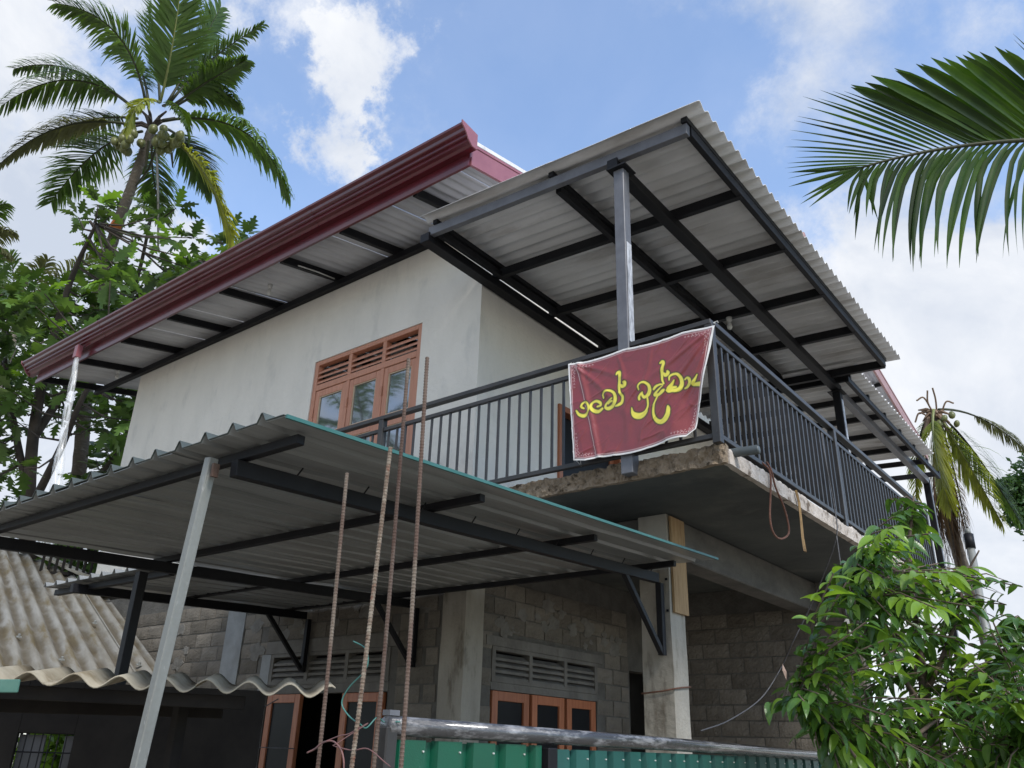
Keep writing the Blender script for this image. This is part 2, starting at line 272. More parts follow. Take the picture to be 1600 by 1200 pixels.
def corr(o, wv, lv, nv, width, length, pitch, amp, th, kind='sin', nl=3, seg=8, phase=0, warp=0):
    """corrugated sheet: o corner, wv across the ribs, lv along them, nv up; solid with thickness"""
    o, wv, lv, nv = Vector(o), Vector(wv).normalized(), Vector(lv).normalized(), Vector(nv).normalized()
    us = []
    if kind == 'sin':
        k = max(2, int(round(width/pitch*seg)))
        us = [(width*i/k, amp*.5*math.sin(2*math.pi*(width*i/k+phase)/pitch)) for i in range(k+1)]
    else:
        x = -phase
        us = [(0, 0)]
        while x < width:
            for dx, h in ((.0, 0), (.22, 0), (.34, 1), (.40, 1.0), (.52, 0), (.76, 0)):
                u = x+dx*pitch
                if 0.001 < u < width-.001: us.append((u, h*amp))
            x += pitch
        us.append((width, 0))
    mb = MB(); vs = []; nu = len(us)
    for j in range(nl+1):
        b = length*j/nl
        for u, h in us:
            w = warp*mn.noise(Vector((u*2.2, b*2, o.x))) if warp else 0
            p = o+wv*u+lv*b+nv*(h+w); vs.append(p)
    top = len(vs)
    vs += [p+nv*th for p in vs]
    fs = []
    for j in range(nl):
        for i in range(nu-1):
            a = j*nu+i; fs.append((a, a+nu, a+nu+1, a+1)); fs.append((top+a, top+a+1, top+a+nu+1, top+a+nu))
    for i in range(nu-1):
        fs.append((i, i+1, top+i+1, top+i)); a = nl*nu+i; fs.append((a+1, a, top+a, top+a+1))
    for j in range(nl):
        a = j*nu; fs.append((a+nu, a, top+a, top+a+nu)); a += nu-1; fs.append((a, a+nu, top+a+nu, top+a))
    mb.add(vs, fs); return mb

# ------------------------------------------------------------------ ground
q = MB(); G = 1500; q.add([(-G, -G, 0), (G, -G, 0), (G, G, 0), (-G, G, 0)], [(0, 1, 2, 3)])
obj('ground', q, 'ground', kind='structure')

# ------------------------------------------------------------------ house
XL, XW, XB = -12.57, -5.21, -2.154       # left wall, right wall, balcony edge
YF, YB = 5.90, 4.98                      # facade, balcony front
YR = 12.0
house = thing('house', (XW, YF, 0), 'unfinished two-storey house with pale plastered upper floor, bare block ground floor and red gutter', 'house')
# --- upper storey walls (butted boxes with the window opening left free)
WX0, WX1, WZ0, WZ1 = -7.978, -6.09, 3.62, 6.07
uw = MB()
def ztop(y): return 7.12+.19*(y-YF) if y < 10.1 else 7.12+.19*(10.1-YF)-.24*(y-10.1)
uw.box(XL, WX0, YF, YF+.15, 3.51, 7.12); uw.box(WX1, XW, YF, YF+.15, 3.51, 7.12)
uw.box(WX0, WX1, YF, YF+.15, WZ1, 7.12); uw.box(WX0, WX1, YF, YF+.15, 3.51, WZ0)
obj('front_wall', uw, 'plaster', house)
def sidewall(x0, x1, y0):
    w = MB(); pr = [(y0, 3.51), (y0, ztop(y0)), (10.1, ztop(10.1)), (YR, ztop(YR)), (YR, 3.51)]
    w.prism([p for p in pr][::-1], x0, x1); return w
DY0, DY1, DZ1 = 7.35, 8.75, 5.35            # opening onto the side balcony
sw = MB()
sw.prism([(YF+.152, 3.51), (YF+.152, ztop(YF)), (DY0, ztop(DY0)), (DY0, 3.51)][::-1], XW-.15, XW-.002)
sw.prism([(DY0, DZ1), (DY0, ztop(DY0)), (DY1, ztop(DY1)), (DY1, DZ1)][::-1], XW-.15, XW-.002)
sw.prism([(DY1, 3.51), (DY1, ztop(DY1)), (10.1, ztop(10.1)), (YR, ztop(YR)), (YR, 3.51)][::-1], XW-.15, XW-.002)
obj('side_wall', sw, 'plaster', house)
obj('left_wall', sidewall(XL+.002, XL+.15, YF+.152), 'plaster', house)
bx('back_wall', 'plaster', house, XL+.152, XW-.152, YR-.15, YR-.002, 3.51, 6.6)
bx('inner_floor', 'interior', house, XL+.01, XW-.01, YF+.16, YR-.16, 3.42, 3.50)
bx('inner_partition', 'interior', house, XL+.16, XW-.16, 8.9, 9.0, 3.51, 7.5)

def slats(parent, x0, x1, z0, z1, n, m, y, dep=.05, axis='X', th=.022, tilt=.03):
    for i in range(n):
        z = z0+(z1-z0)*(i+1)/(n+1)
        q = MB()
        if axis == 'X':
            q.prism([(y, z-th-tilt), (y, z-tilt), (y+dep, z+tilt), (y+dep, z-th+tilt)], x0, x1)
        else:
            q.add([(y, x0, z-th-tilt), (y, x0, z-tilt), (y-dep, x0, z+tilt), (y-dep, x0, z-th+tilt), (y, x1, z-th-tilt), (y, x1, z-tilt), (y-dep, x1, z+tilt), (y-dep, x1, z-th+tilt)],
                  [(0, 1, 2, 3), (7, 6, 5, 4), (0, 4, 5, 1), (1, 5, 6, 2), (2, 6, 7, 3), (3, 7, 4, 0)])
        obj('louvre_slat', q, m, parent)
# --- upper window (three leaves, louvred vents over them)
win = MB(); fy0, fy1 = YF+.012, YF+.10
win.box(WX0, WX0+.07, fy0, fy1, WZ0, WZ1); win.box(WX1-.07, WX1, fy0, fy1, WZ0, WZ1)
win.box(WX0+.07, WX1-.07, fy0, fy1, WZ1-.06, WZ1); win.box(WX0+.07, WX1-.07, fy0, fy1, 5.655, 5.735); win.box(WX0+.07, WX1-.07, fy0, fy1, WZ0, WZ0+.07)
M1, M2 = -7.31, -6.71
for mxx in (M1, M2): win.box(mxx-.03, mxx+.03, fy0+.002, fy1, 5.735, WZ1-.06); win.box(mxx-.03, mxx+.03, fy0+.002, fy1, WZ0+.07, 5.655)
window = obj('window', win, 'wood_pink', house, bevel=.004, label='three-leaf wooden balcony window with louvred vents above')
bays = ((WX0+.07, M1-.03), (M1+.03, M2-.03), (M2+.03, WX1-.07))
for a, b in bays:
    slats(window, a, b, 5.735, WZ1-.06, 3, 'wood_pink', YF+.02, .06)
    l = MB(); s_, w_ = .003, .075
    y0, y1 = YF+.022, YF+.062
    l.box(a+s_, a+w_, y0, y1, WZ0+.075, 5.65); l.box(b-w_, b-s_, y0, y1, WZ0+.075, 5.65)
    l.box(a+w_, b-w_, y0, y1, 5.565, 5.65); l.box(a+w_, b-w_, y0, y1, 4.90, 5.05); l.box(a+w_, b-w_, y0, y1, WZ0+.075, WZ0+.2)
    obj('casement', l, 'wood_pink', window, bevel=.004)
    for z0, z1 in ((5.05, 5.565), (WZ0+.2, 4.90)):
        bx('pane', 'glass', window, a+w_+.008, b-w_-.008, YF+.045, YF+.05, z0+.008, z1-.008)
        bd = MB(); e = .009
        bd.box(a+w_, a+w_+e, y0+.008, y1-.01, z0, z1); bd.box(b-w_-e, b-w_, y0+.008, y1-.01, z0, z1)
        bd.box(a+w_+e, b-w_-e, y0+.008, y1-.01, z0, z0+e); bd.box(a+w_+e, b-w_-e, y0+.008, y1-.01, z1-e, z1)
        obj('glazing_bead', bd, 'bead', window)
    h = MB(); h.tube([(a-.004, y0-.012, 5.30), (a-.004, y0-.012, 5.42)], .009, 6); obj('hinge', h, 'wood_pink', window)
# open wooden door leaning on side opening
dd = MB(); dd.box(XW-.14, XW+.03, DY0, DY0+.07, 3.51, DZ1); dd.box(XW-.14, XW+.03, DY1-.07, DY1, 3.51, DZ1); dd.box(XW-.14, XW+.03, DY0+.07, DY1-.07, DZ1-.07, DZ1)
dr = obj('door', dd, 'wood', house, label='brown framed balcony door half hidden by the banner')
bx('door_rail', 'wood', dr, XW-.11, XW-.06, DY0+.07, DY0+.16, 3.52, DZ1-.07); bx('door_rail', 'wood', dr, XW-.11, XW-.06, DY1-.16, DY1-.07, 3.52, DZ1-.07)
bx('door_rail', 'wood', dr, XW-.11, XW-.06, DY0+.16, DY1-.16, 4.35, 4.47); bx('pane', 'dark_glass', dr, XW-.09, XW-.08, DY0+.16, DY1-.16, 4.47, DZ1-.07)
bx('door_panel', 'wood', dr, XW-.10, XW-.07, DY0+.16, DY1-.16, 3.52, 4.35)

# --- slab, beams, columns
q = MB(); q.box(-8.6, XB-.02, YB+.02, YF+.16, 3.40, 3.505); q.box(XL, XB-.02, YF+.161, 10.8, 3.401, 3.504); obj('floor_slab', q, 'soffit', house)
def edge_strip(name, m, a, b, zb, zt, out_, amp, n=220, rows=7, seed=0, depth=.05):
    """broken mortar face between a and b (x,y) standing proud of the slab"""
    mb = MB(); a, b, o = Vector((*a, 0)), Vector((*b, 0)), Vector((*out_, 0)); vs = []
    for i in range(n+1):
        t = i/n; p = a.lerp(b, t); L = (b-a).length*t
        jt = .02*mn.noise(Vector((L*4, seed, 0)))+.012*mn.noise(Vector((L*19, seed, 4))); jb = (.008 if out_[1] else .003)*mn.noise(Vector((L*9, seed+5, 1)))
        for j in range(rows+1):
            s = j/rows; z = zb+jb+(zt+jt-zb-jb)*s
            d = amp*(mn.fractal(Vector((L*17, z*17, seed)), .75, 2.2, 5))+.012
            if j == rows: d -= .012
            vs.append(Vector((p.x, p.y, z))+o*max(d, -.012))
        vs.append(Vector((p.x, p.y, zt+jt-.01))-o*depth)
        vs.append(Vector((p.x, p.y, zb+.006+jb*.3))-o*depth)
    k = rows+3
    fs = [(i*k+j, (i+1)*k+j, (i+1)*k+(j+1) % k, i*k+(j+1) % k) for i in range(n) for j in range(k)]
    fs += [tuple(range(k)), tuple(n*k+j for j in range(k))[::-1]]
    mb.add(vs, fs); return obj(name, mb, m, house)
edge_strip('slab_front_edge', 'crumbly', (-8.6, YB), (XB, YB), 3.395, 3.535, (0, -1), .028, n=1100, rows=9, seed=2)
edge_strip('slab_side_edge', 'slab_edge', (XB, YB+.03), (XB, 10.8), 3.395, 3.515, (1, 0), .0035, n=700, seed=9)
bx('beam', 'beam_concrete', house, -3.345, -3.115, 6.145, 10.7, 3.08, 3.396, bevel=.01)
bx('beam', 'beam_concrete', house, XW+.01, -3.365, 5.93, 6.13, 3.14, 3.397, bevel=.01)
def column(x0, x1, y0, y1, z1, name='column'):
    q = MB(); n = 24; vs = []
    for i in range(n+1):
        z = z1*i/n; ring = [(x0, y0), (x1, y0), (x1, y1), (x0, y1)]
        for k, (x, y) in enumerate(ring):
            vs.append((x+.007*mn.noise(Vector((z*2.5, k*3, x0))), y+.007*mn.noise(Vector((z*2.5, k*3+9, y0))), z))
    fs = [(i*4+j, i*4+(j+1) % 4, i*4+4+(j+1) % 4, i*4+4+j) for i in range(n) for j in range(4)]+[(4*n, 4*n+1, 4*n+2, 4*n+3)]
    q.add(vs, fs); return obj(name, q, 'column', house)
col = column(-3.365, -3.105, 5.90, 6.14, 3.395)
bx('formwork_plank', 'plank', col, -3.098, -3.078, 5.93, 6.16, 2.62, 3.38)
tb('binding_wire', 'rope', col, [(-3.374, 5.885, 2.03), (-3.2, 5.888, 2.045), (-3.095, 5.89, 2.06), (-3.093, 6.0, 2.075), (-3.094, 6.15, 2.09)], .006, 5)
q = MB()
for z in (2.86, 2.62, 2.33, 2.30): q.box(-3.13-.05*(z < 2.4), -3.112-.05*(z < 2.4), 5.882, 5.889, z, z+.018)
obj('bolt_hole', q, 'paint_black', col)
column(-3.365, -3.105, 10.45, 10.69, 3.08)

# --- ground floor block walls
def mk_block(L, H, D, seed):
    mb = MB(); nx, nz = 5, 4; vs = []
    for j in range(nz+1):
        for i in range(nx+1):
            x, z = L*i/nx-L/2, H*j/nz-H/2
            e = (i in (0, nx)) or (j in (0, nz))
            vs.append((x+.004*mn.noise(Vector((i, j, seed))), -(.0 if e else .006+.006*mn.noise(Vector((i*.8, j*.8, seed+3)))), z+.004*mn.noise(Vector((i, j, seed+7)))))
    fs = [(j*(nx+1)+i, j*(nx+1)+i+1, (j+1)*(nx+1)+i+1, (j+1)*(nx+1)+i) for j in range(nz) for i in range(nx)]
    o = len(vs); vs += [(-L/2, D, -H/2), (L/2, D, -H/2), (L/2, D, H/2), (-L/2, D, H/2)]
    k = nx+1
    fs += [(o, o+1)+tuple(range(nx, -1, -1)), (o+2, o+3)+tuple(nz*k+i for i in range(k)), (o+3, o)+tuple(j*k for j in range(nz+1)), (o+1, o+2)+tuple(j*k+nx for j in range(nz, -1, -1))]
    mb.add(vs, fs); me = mesh('block', mb); me.materials.append(M['block']); return me
BL, BH = .33, .165
full = [mk_block(BL-.014, BH-.014, .03, s) for s in range(6)]
half = [mk_block(BL/2-.014, BH-.014, .03, 20+s) for s in range(4)]
def block_wall(parent, a, b, face, z0, z1, holes=(), zoff=0):
    """blocks along a->b whose faces look towards `face`"""
    a, b = Vector((*a, 0)), Vector((*b, 0)); L = (b-a).length; t = (b-a)/L
    rz = math.atan2(t.y, t.x); n = int((z1-z0)/BH)
    for c in range(n):
        zc = z0+BH*(c+.5); u = -BL/2*(c % 2)
        while u < L-.05:
            u0, u1 = max(u, 0), min(u+BL, L); u += BL
            if u1-u0 < .12: continue
            cu = (u0+u1)/2
            if any(h0-.02 < cu < h1+.02 and k0-.03 < zc < k1+.03 for h0, h1, k0, k1 in holes): continue
            me = random.choice(full) if u1-u0 > .25 else random.choice(half)
            o = bpy.data.objects.new('block', me); p = a+t*cu+Vector((*face, 0))*(.003+random.random()*.006)
            o.location = (p.x, p.y, zc+random.uniform(-.003, .003)); o.rotation_euler = (random.uniform(-.01, .01), random.uniform(-.012, .012), rz)
            put(o, parent)
# wall one (faces -Y); openings: vent + window
V0, V1 = -8.02, -6.15
gw = MB()
gw.box(XL, V0, YF, YF+.15, 0, 3.398); gw.box(V1, XW, YF, YF+.15, 0, 3.398); gw.box(V0, V1, YF, YF+.15, 2.50, 3.398); gw.box(V0, V1, YF, YF+.15, 0, .9)
gwall = obj('ground_floor_wall', gw, 'mortar', house, label='bare cement block front wall of the ground floor')
block_wall(gwall, (XL+.02, YF), (V0-.12, YF), (0, -1), .0, 3.3)
block_wall(gwall, (V1+.10, YF), (-5.48, YF), (0, -1), .0, 3.3)
block_wall(gwall, (V0-.12, YF), (V1+.10, YF), (0, -1), 2.64, 3.3)
bx('render_band', 'render_blue', gwall, -8.95, -8.6, YF-.024, YF-.001, 0, 3.3)
bx('render_band', 'render_blue', gwall, V0-.16, V0-.001, YF-.016, YF-.001, 0, 2.5)
bx('lintel', 'concrete', gwall, V0-.1, V1+.1, YF-.02, YF-.001, 2.503, 2.635)
column(-5.47, -5.18, 5.868, 6.13, 3.139, 'corner_column')
# wall two (faces +X)
VY0, VY1 = 6.30, 8.12
gw2 = MB()
gw2.box(XW-.15, XW-.002, 6.13, VY0, 0, 3.397); gw2.box(XW-.15, XW-.002, VY1, 8.82, 0, 3.397); gw2.box(XW-.15, XW-.002, VY0, VY1, 2.51, 3.397); gw2.box(XW-.15, XW-.002, VY0, VY1, 0, .9)
gw2.box(XW-.15, XW-.002, 8.82, 9.3, 2.5, 3.397)
gwall2 = obj('porch_side_wall', gw2, 'mortar', house, label='block wall of the porch with vent and window')
block_wall(gwall2, (XW, 6.14), (XW, 8.8), (1, 0), 0, 3.3, holes=((.12, 2.02, .85, 2.56),))
bx('lintel', 'concrete', gwall2, XW-.001, XW+.018, VY0-.1, VY1+.1, 2.513, 2.60)
bx('porch_back_wall', 'mortar', house, XW-.1, -2.7, 9.31, 9.45, 0, 3.397)
gw3 = house.children[-1]
block_wall(gw3, (XW+.05, 9.31), (-2.7, 9.31), (0, -1), 0, 3.3)
def patch(parent, u, z, r0, axis, seed):
    rnd = random.Random(seed); mb = MB(); n = 14; f_ = []; bk = []
    for i in range(n):
        a_ = 6.283*i/n; rr = r0*rnd.uniform(.55, 1.15); du, dz = rr*math.cos(a_), rr*.7*math.sin(a_)
        if axis == 'X': f_.append((u+du, YF-.0135-rnd.random()*.001, z+dz)); bk.append((u+du*1.06, YF-.002, z+dz*1.06))
        else: f_.append((XW+.0135+rnd.random()*.001, u+du, z+dz)); bk.append((XW+.002, u+du*1.06, z+dz*1.06))
    c_ = (u, YF-.0155, z) if axis == 'X' else (XW+.0155, u, z)
    mb.add(f_+bk+[c_], [(i, (i+1) % n, 2*n) for i in range(n)]+[(n+i, n+(i+1) % n, (i+1) % n, i) for i in range(n)]); obj('mortar_patch', mb, 'render_smear', parent)
rp_ = random.Random(21)
for k_ in range(16): patch(gwall, rp_.uniform(-10.2, -8.3), rp_.uniform(1.3, 3.0), rp_.uniform(.05, .17), 'X', k_)
for k_ in range(9): patch(gwall, rp_.uniform(-7.9, -5.7), rp_.uniform(2.66, 3.0), rp_.uniform(.05, .12), 'X', 30+k_)
for k_ in range(22): patch(gwall2, rp_.uniform(6.25, 8.6), rp_.choice((rp_.uniform(2.68, 3.05), rp_.uniform(2.66, 2.9))), rp_.uniform(.04, .14), 'Y', 60+k_)
def vent(parent, u0, u1, z0, z1, axis):
    """precast three bay louvre vent"""
    q = MB(); B = (lambda a, b, c, d: q.box(a, b, YF-.012, YF+.09, c, d)) if axis == 'X' else (lambda a, b, c, d: q.box(XW-.09, XW+.012, a, b, c, d))
    B(u0, u0+.05, z0, z1); B(u1-.05, u1, z0, z1); B(u0+.05, u1-.05, z1-.035, z1); B(u0+.05, u1-.05, z0, z0+.035)
    w = (u1-u0)/3
    for k in (1, 2): B(u0+w*k-.025, u0+w*k+.025, z0+.035, z1-.035)
    v = obj('vent', q, 'concrete', parent)
    for k in range(3):
        a = u0+w*k+(.05 if k == 0 else .025); b = u0+w*(k+1)-(.05 if k == 2 else .025)
        slats(v, a, b, z0+.02, z1-.02, 4, 'concrete', YF-.004 if axis == 'X' else XW+.004, .07, axis, .026, .022)
vent(gwall, V0, V1, 2.18, 2.5, 'X'); vent(gwall2, VY0, VY1, 2.19, 2.51, 'Y')
def leaf_window(parent, axis, u0, u1, z0, z1, name='casement', glass='dark_glass'):
    q = MB(); w = .085
    def B(a, b, c, d, p0=0, p1=.05):
        if axis == 'X': q.box(a, b, YF-.01+p0, YF-.01+p1, c, d)
        else: q.box(XW+.005-p1, XW+.005-p0, a, b, c, d)
    B(u0, u0+w, z0, z1); B(u1-w, u1, z0, z1); B(u0+w, u1-w, z1-w, z1); B(u0+w, u1-w, z0, z0+w)
    c = obj(name, q, 'wood', parent, bevel=.004)
    q = MB()
    if axis == 'X': q.box(u0+w, u1-w, YF+.01, YF+.016, z0+w, z1-w)
    else: q.box(XW-.026, XW-.02, u0+w, u1-w, z0+w, z1-w)
    obj('pane', q, glass, parent)
gwin = bx('window_frame', 'concrete', house, V0, V1, YF-.004, YF+.10, 2.09, 2.178)
leaf_window(gwin, 'X', V0+.03, -7.44, .95, 2.085); leaf_window(gwin, 'X', -6.79, V1-.05, .95, 2.085)
gwin2 = bx('window_frame', 'concrete', house, XW-.1, XW+.004, VY0, VY1, 2.12, 2.188)
for a, b in ((6.33, 6.90), (6.95, 7.50), (7.55, 8.09)): leaf_window(gwin2, 'Y', a, b, .95, 2.115)
bx('left_lower_wall', 'mortar', house, XL+.002, XL+.15, YF+.152, YR-.01, 0, 3.395); bx('back_lower_wall', 'mortar', house, XL+.152, XW, YR-.16, YR-.01, 0, 3.395)
bx('inner_wall', 'interior', house, XL+.2, XW-.2, 9.5, 9.6, 0, 3.39)

# --- main roof
SL = .19
def zr(y): return 6.97+SL*(y-4.95)        # underside of rafters
for i, x in enumerate((-5.41, -6.59, -7.68, -8.95, -10.2, -11.45, -12.72, -14.0)):
    br('rafter', 'paint_black', house, (x, 4.965, zr(4.965)+.05), (x, 10.05, zr(10.05)+.05), .055, .10)
br('wall_plate', 'paint_black', house, (-14.0, YF-.04, 7.10), (-4.7, YF-.04, 7.10), .07, .09)
nl = Vector((0, -SL, 1)).normalized(); ld = Vector((0, 1, SL)).normalized()
X = -14.05
while X < -4.65:
    w = min(1.02, -4.62-X)
    mb = corr((X, 4.957, zr(4.957)+.135+.001*random.random()), (1, 0, 0), ld, nl, w-.004, 5.26, .128, .032, .004, nl=3, seg=6, phase=X)
    obj('roof_sheet', mb, 'eave_sheet', house, smooth=True); X += 1.02
ld2 = Vector((0, 1, -.24)).normalized(); nl2 = Vector((0, .24, 1)).normalized()
X = -14.05
while X < -3.1:
    w = min(1.02, -3.02-X)
    obj('roof_sheet', corr((X, 10.15, 8.20), (1, 0, 0), ld2, nl2, w-.004, 5.8, .128, .032, .004, nl=2, seg=6, phase=X), 'eave_sheet', house, smooth=True); X += 1.02
for x in (-3.35, -4.0, -4.7): br('rafter', 'paint_black', house, (x, 10.1, 8.08), (x, 15.7, 8.08-.24*5.6), .06, .10)
for k in range(6):
    y = 10.7+k*.95; br('purlin', 'paint_black', house, (-5.2, y, 8.16-.24*(y-10.1)), (-3.04, y, 8.16-.24*(y-10.1)), .05, .05)
tb('ridge_cap', 'barge_far', house, [(-14.1, 10.12, 8.32), (-2.95, 10.12, 8.32)], .07, 10)
# barge boards
def barge(name, m, x, y0, z0, y1, z1, h, t=.02):
    q = MB(); q.prism([(y0, z0), (y0, z0+h), (y1, z1+h), (y1, z1)], x, x+t)
    q.prism([(y0, z0), (y0, z0+.10), (y1, z1+.10), (y1, z1)], x+t+.001, x+t+.012)
    q.prism([(y0, z0+h-.03), (y0, z0+h), (y1, z1+h), (y1, z1+h-.03)], x+t+.001, x+t+.009)
    return obj(name, q, m, house)
barge('barge_board', 'barge', -4.615, 4.94, 6.975, 10.1, 6.975+SL*5.16, .27)
barge('barge_board', 'barge_far', -3.02, 10.2, 8.03, 15.9, 8.03-.24*5.7, .26)
br('verge_flashing', 'asbestos', house, (-4.64, 4.93, 7.28), (-4.64, 10.1, 7.28+SL*5.17), .10, .05)
# fascia + ogee gutter
fa = MB(); fa.box(-14.12, -4.597, 4.925, 4.945, 6.965, 7.20); fa.box(-14.12, -4.60, 4.912, 4.924, 6.962, 7.02)
obj('fascia', fa, 'maroon', house)
prof = [(4.924, 7.115), (4.862, 7.118), (4.862, 7.128), (4.845, 7.15), (4.812, 7.160), (4.806, 7.164), (4.806, 7.196), (4.782, 7.200), (4.776, 7.205), (4.772, 7.232), (4.745, 7.236), (4.738, 7.244), (4.728, 7.272), (4.702, 7.288), (4.696, 7.292), (4.694, 7.318), (4.712, 7.320)]
inner = [(y+.006, z+.004) for y, z in prof[::-1][1:]]
gu = MB(); gu.prism((prof+inner)[::-1], -14.3, -4.52)
gut = obj('gutter', gu, 'maroon', house)
for jx in (-6.9, -9.35, -11.8):
    jq = MB(); jq.prism([(y_-.0025, z_-.001) for y_, z_ in prof][::-1]+[(y_+.002, z_) for y_, z_ in prof], jx-.03, jx+.03); obj('gutter_joint', jq, 'maroon', gut)
cap = MB(); pc = [(4.924, 7.115), (4.85, 7.115), (4.79, 7.165), (4.755, 7.225), (4.69, 7.29), (4.685, 7.335), (4.924, 7.30)]
cap.prism(pc[::-1], -4.519, -4.505); obj('gutter_end_cap', cap, 'barge', gut)
cap = MB(); cap.prism(pc[::-1], -14.315, -14.301); obj('gutter_end_cap', cap, 'barge', gut)
spx = -12.45
bx('gutter_outlet', 'barge', gut, spx-.05, spx+.05, 4.76, 4.84, 6.93, 7.13)

# --- veranda roof one
s1 = -.0512
def zv(x): return 6.32+s1*(x+5.092)       # underside of the cross rafters
for i, y in enumerate((4.95, 5.97, 7.02, 8.10, 9.16, 10.31)):
    br('rafter', 'paint_beam' if i == 0 else 'paint_black', house, (-5.10, y, zv(-5.10)+.05), (-2.24, y, zv(-2.24)+.05), .06, .10)
for x, m_ in ((-5.0, 'paint_black'), (-3.57, 'paint_black'), (-2.25, 'paint_black')):
    br('purlin', m_, house, (x, 4.90, zv(x)+.126), (x, 10.36, zv(x)+.126), .055, .05)
    if x < -2.5: br('purlin', m_, house, (x, 5.02, zv(x)+.03), (x, 10.25, zv(x)+.03), .055, .07)
br('edge_beam', 'paint_black', house, (-2.25, 4.98, zv(-2.25)+.05), (-2.25, 10.3, zv(-2.25)+.05), .05, .09)
br('main_beam', 'paint_black', house, (-2.93, 4.90, zv(-2.93)-.03), (-2.96, 10.7, zv(-2.93)-.03), .10, .10)
br('wall_beam', 'paint_black', house, (-5.13, 4.90, 6.30), (-5.13, 15.2, 6.22), .12, .10)
nv = Vector((-s1, 0, 1)).normalized()*1; nv = Vector((.0512, 0, 1)).normalized()
Y = 4.80
k = 0
while Y < 10.45:
    w = min(1.022, 10.5-Y)
    for xa, xb, dz in ((-5.12, -3.5, 0.0), (-3.62, -2.08, .0075)):
        mb = corr((xa, Y, zv(xa)+.180-dz), (0, 1, 0), (1, 0, s1), nv, w, (xb-xa)*1.0013, .146, .045, .006, nl=3, seg=8, phase=Y+k*0, warp=.006)
        obj('roof_sheet', mb, 'asbestos', house, smooth=True)
    Y += 1.022; k += 1
# posts
def post(x, y, z0, z1, w, m_, name='roof_post', **kk):
    return bx(name, m_, house, x-w/2, x+w/2, y-w/2, y+w/2, z0, z1, bevel=.004, **kk)
p1 = post(-2.86, 4.93, 3.42, 6.075, .095, 'paint_beam', label='grey square steel post behind the banner')
bx('top_plate', 'paint_black', p1, -2.95, -2.77, 4.84, 5.02, 6.076, 6.088)
bx('worn_plate', 'primer_worn_lit', p1, -2.811, -2.806, 4.895, 4.965, 4.46, 5.35)
p2 = post(-2.955, 10.62, 3.51, 6.10, .10, 'paint_black'); bx('worn_plate', 'primer_worn_lit', p2, -2.904, -2.900, 10.59, 10.66, 4.4, 6.0)  # pale plate puts the lit right face of this black post into colour
bx('top_plate', 'paint_black', p2, -3.05, -2.86, 10.52, 10.72, 6.101, 6.112)
p3 = post(-2.955, 15.2, 0, 6.1, .10, 'paint_black'); bx('worn_plate', 'paint_beam', p3, -2.904, -2.900, 15.16, 15.24, .2, 6.0)  # lighter grey plate, lit right side painted on here as well
# --- veranda roof two (lower, behind)
def zw(x, y): return 6.19+s1*(x+2.95)-.012*(y-10.4)
br('main_beam', 'paint_beam', house, (-2.95, 10.68, 6.13), (-2.95, 15.2, 6.08), .09, .11)
for i in range(7):
    y = 10.5+.78*i; br('rafter', 'paint_black', house, (-5.1, y, zw(-5.1, y)+.05), (-2.72, y, zw(-2.72, y)+.05), .055, .08)
br('edge_beam', 'paint_black', house, (-2.75, 10.4, zw(-2.75, 10.4)+.0), (-2.75, 15.2, zw(-2.75, 15.2)+.0), .05, .08)
Y = 10.25
while Y < 14.3:
    obj('roof_sheet', corr((-5.1, Y, zw(-5.1, Y)+.135), (0, 1, -.012), (1, 0, s1), nv, 1.022, 2.5, .146, .045, .006, nl=2, phase=Y), 'asbestos', house, smooth=True); Y += 1.022
# --- balcony railing
rail = bx('balcony_railing', 'paint_dark', house, -8.5, XB+.0, 4.895, 4.955, 4.41, 4.45, bevel=.004, label='dark grey steel railing round the balcony')
zt, zm, zb = 4.43, 4.31, 3.575
RXs = -2.175
def rb(a, b, w, h, m_='paint_dark', nm='rail'): br(nm, m_, rail, a, b, w, h)
rb((-8.5, 4.925, zm), (RXs-.03, 4.925, zm), .035, .035); rb((-8.5, 4.925, zb), (RXs-.03, 4.925, zb), .04, .035)
rb((RXs, 4.957, zt), (RXs, 10.78, zt-.01), .06, .04); rb((RXs, 4.95, zm), (RXs, 10.78, zm-.01), .035, .035); rb((RXs, 4.95, zb), (RXs, 10.78, zb-.015), .04, .035)
for x in (-5.50, -8.47): rb((x, 4.925, 3.5), (x, 4.925, 4.41), .06, .06, nm='railing_post')
rb((RXs, 4.925, 3.52), (RXs, 4.925, 4.41), .058, .058, nm='railing_post')
for y in (7.46, 10.75): rb((RXs, y, 3.5), (RXs, y, 4.41), .06, .06, nm='railing_post')
bal = MB(); bal.box(-.0085, .0085, -.0085, .0085, zb+.012, zm-.012); bme = mesh('baluster', bal); bme.materials.append(M['paint_dark'])
bal2 = MB(); bal2.box(-.013, .013, -.013, .013, zb+.012, zm-.012); bme2 = mesh('baluster', bal2); bme2.materials.append(M['paint_dark'])
x = -2.34
while x > -8.5:
    if min(abs(x+5.50), abs(x+8.47)) > .04:
        o = bpy.data.objects.new('baluster', bme); o.location = (x, 4.925, 0); put(o, rail)
    x -= .1095
y = 5.07
while y < 10.72:
    if min(abs(y-v) for v in (7.46, 10.75)) > .04:
        o = bpy.data.objects.new('baluster', bme2); o.location = (RXs, y, -.01); put(o, rail)
    y += .104
# pvc drain stub
pv = MB(); pv.tube([(XB-.05, 5.10, 3.50), (-1.97, 5.10, 3.49)], .032, 14, cap=False); pv.tube([(-1.97, 5.10, 3.49), (-2.05, 5.10, 3.494)], .026, 14)
obj('drain_pipe', pv, 'pvc', house, smooth=True)

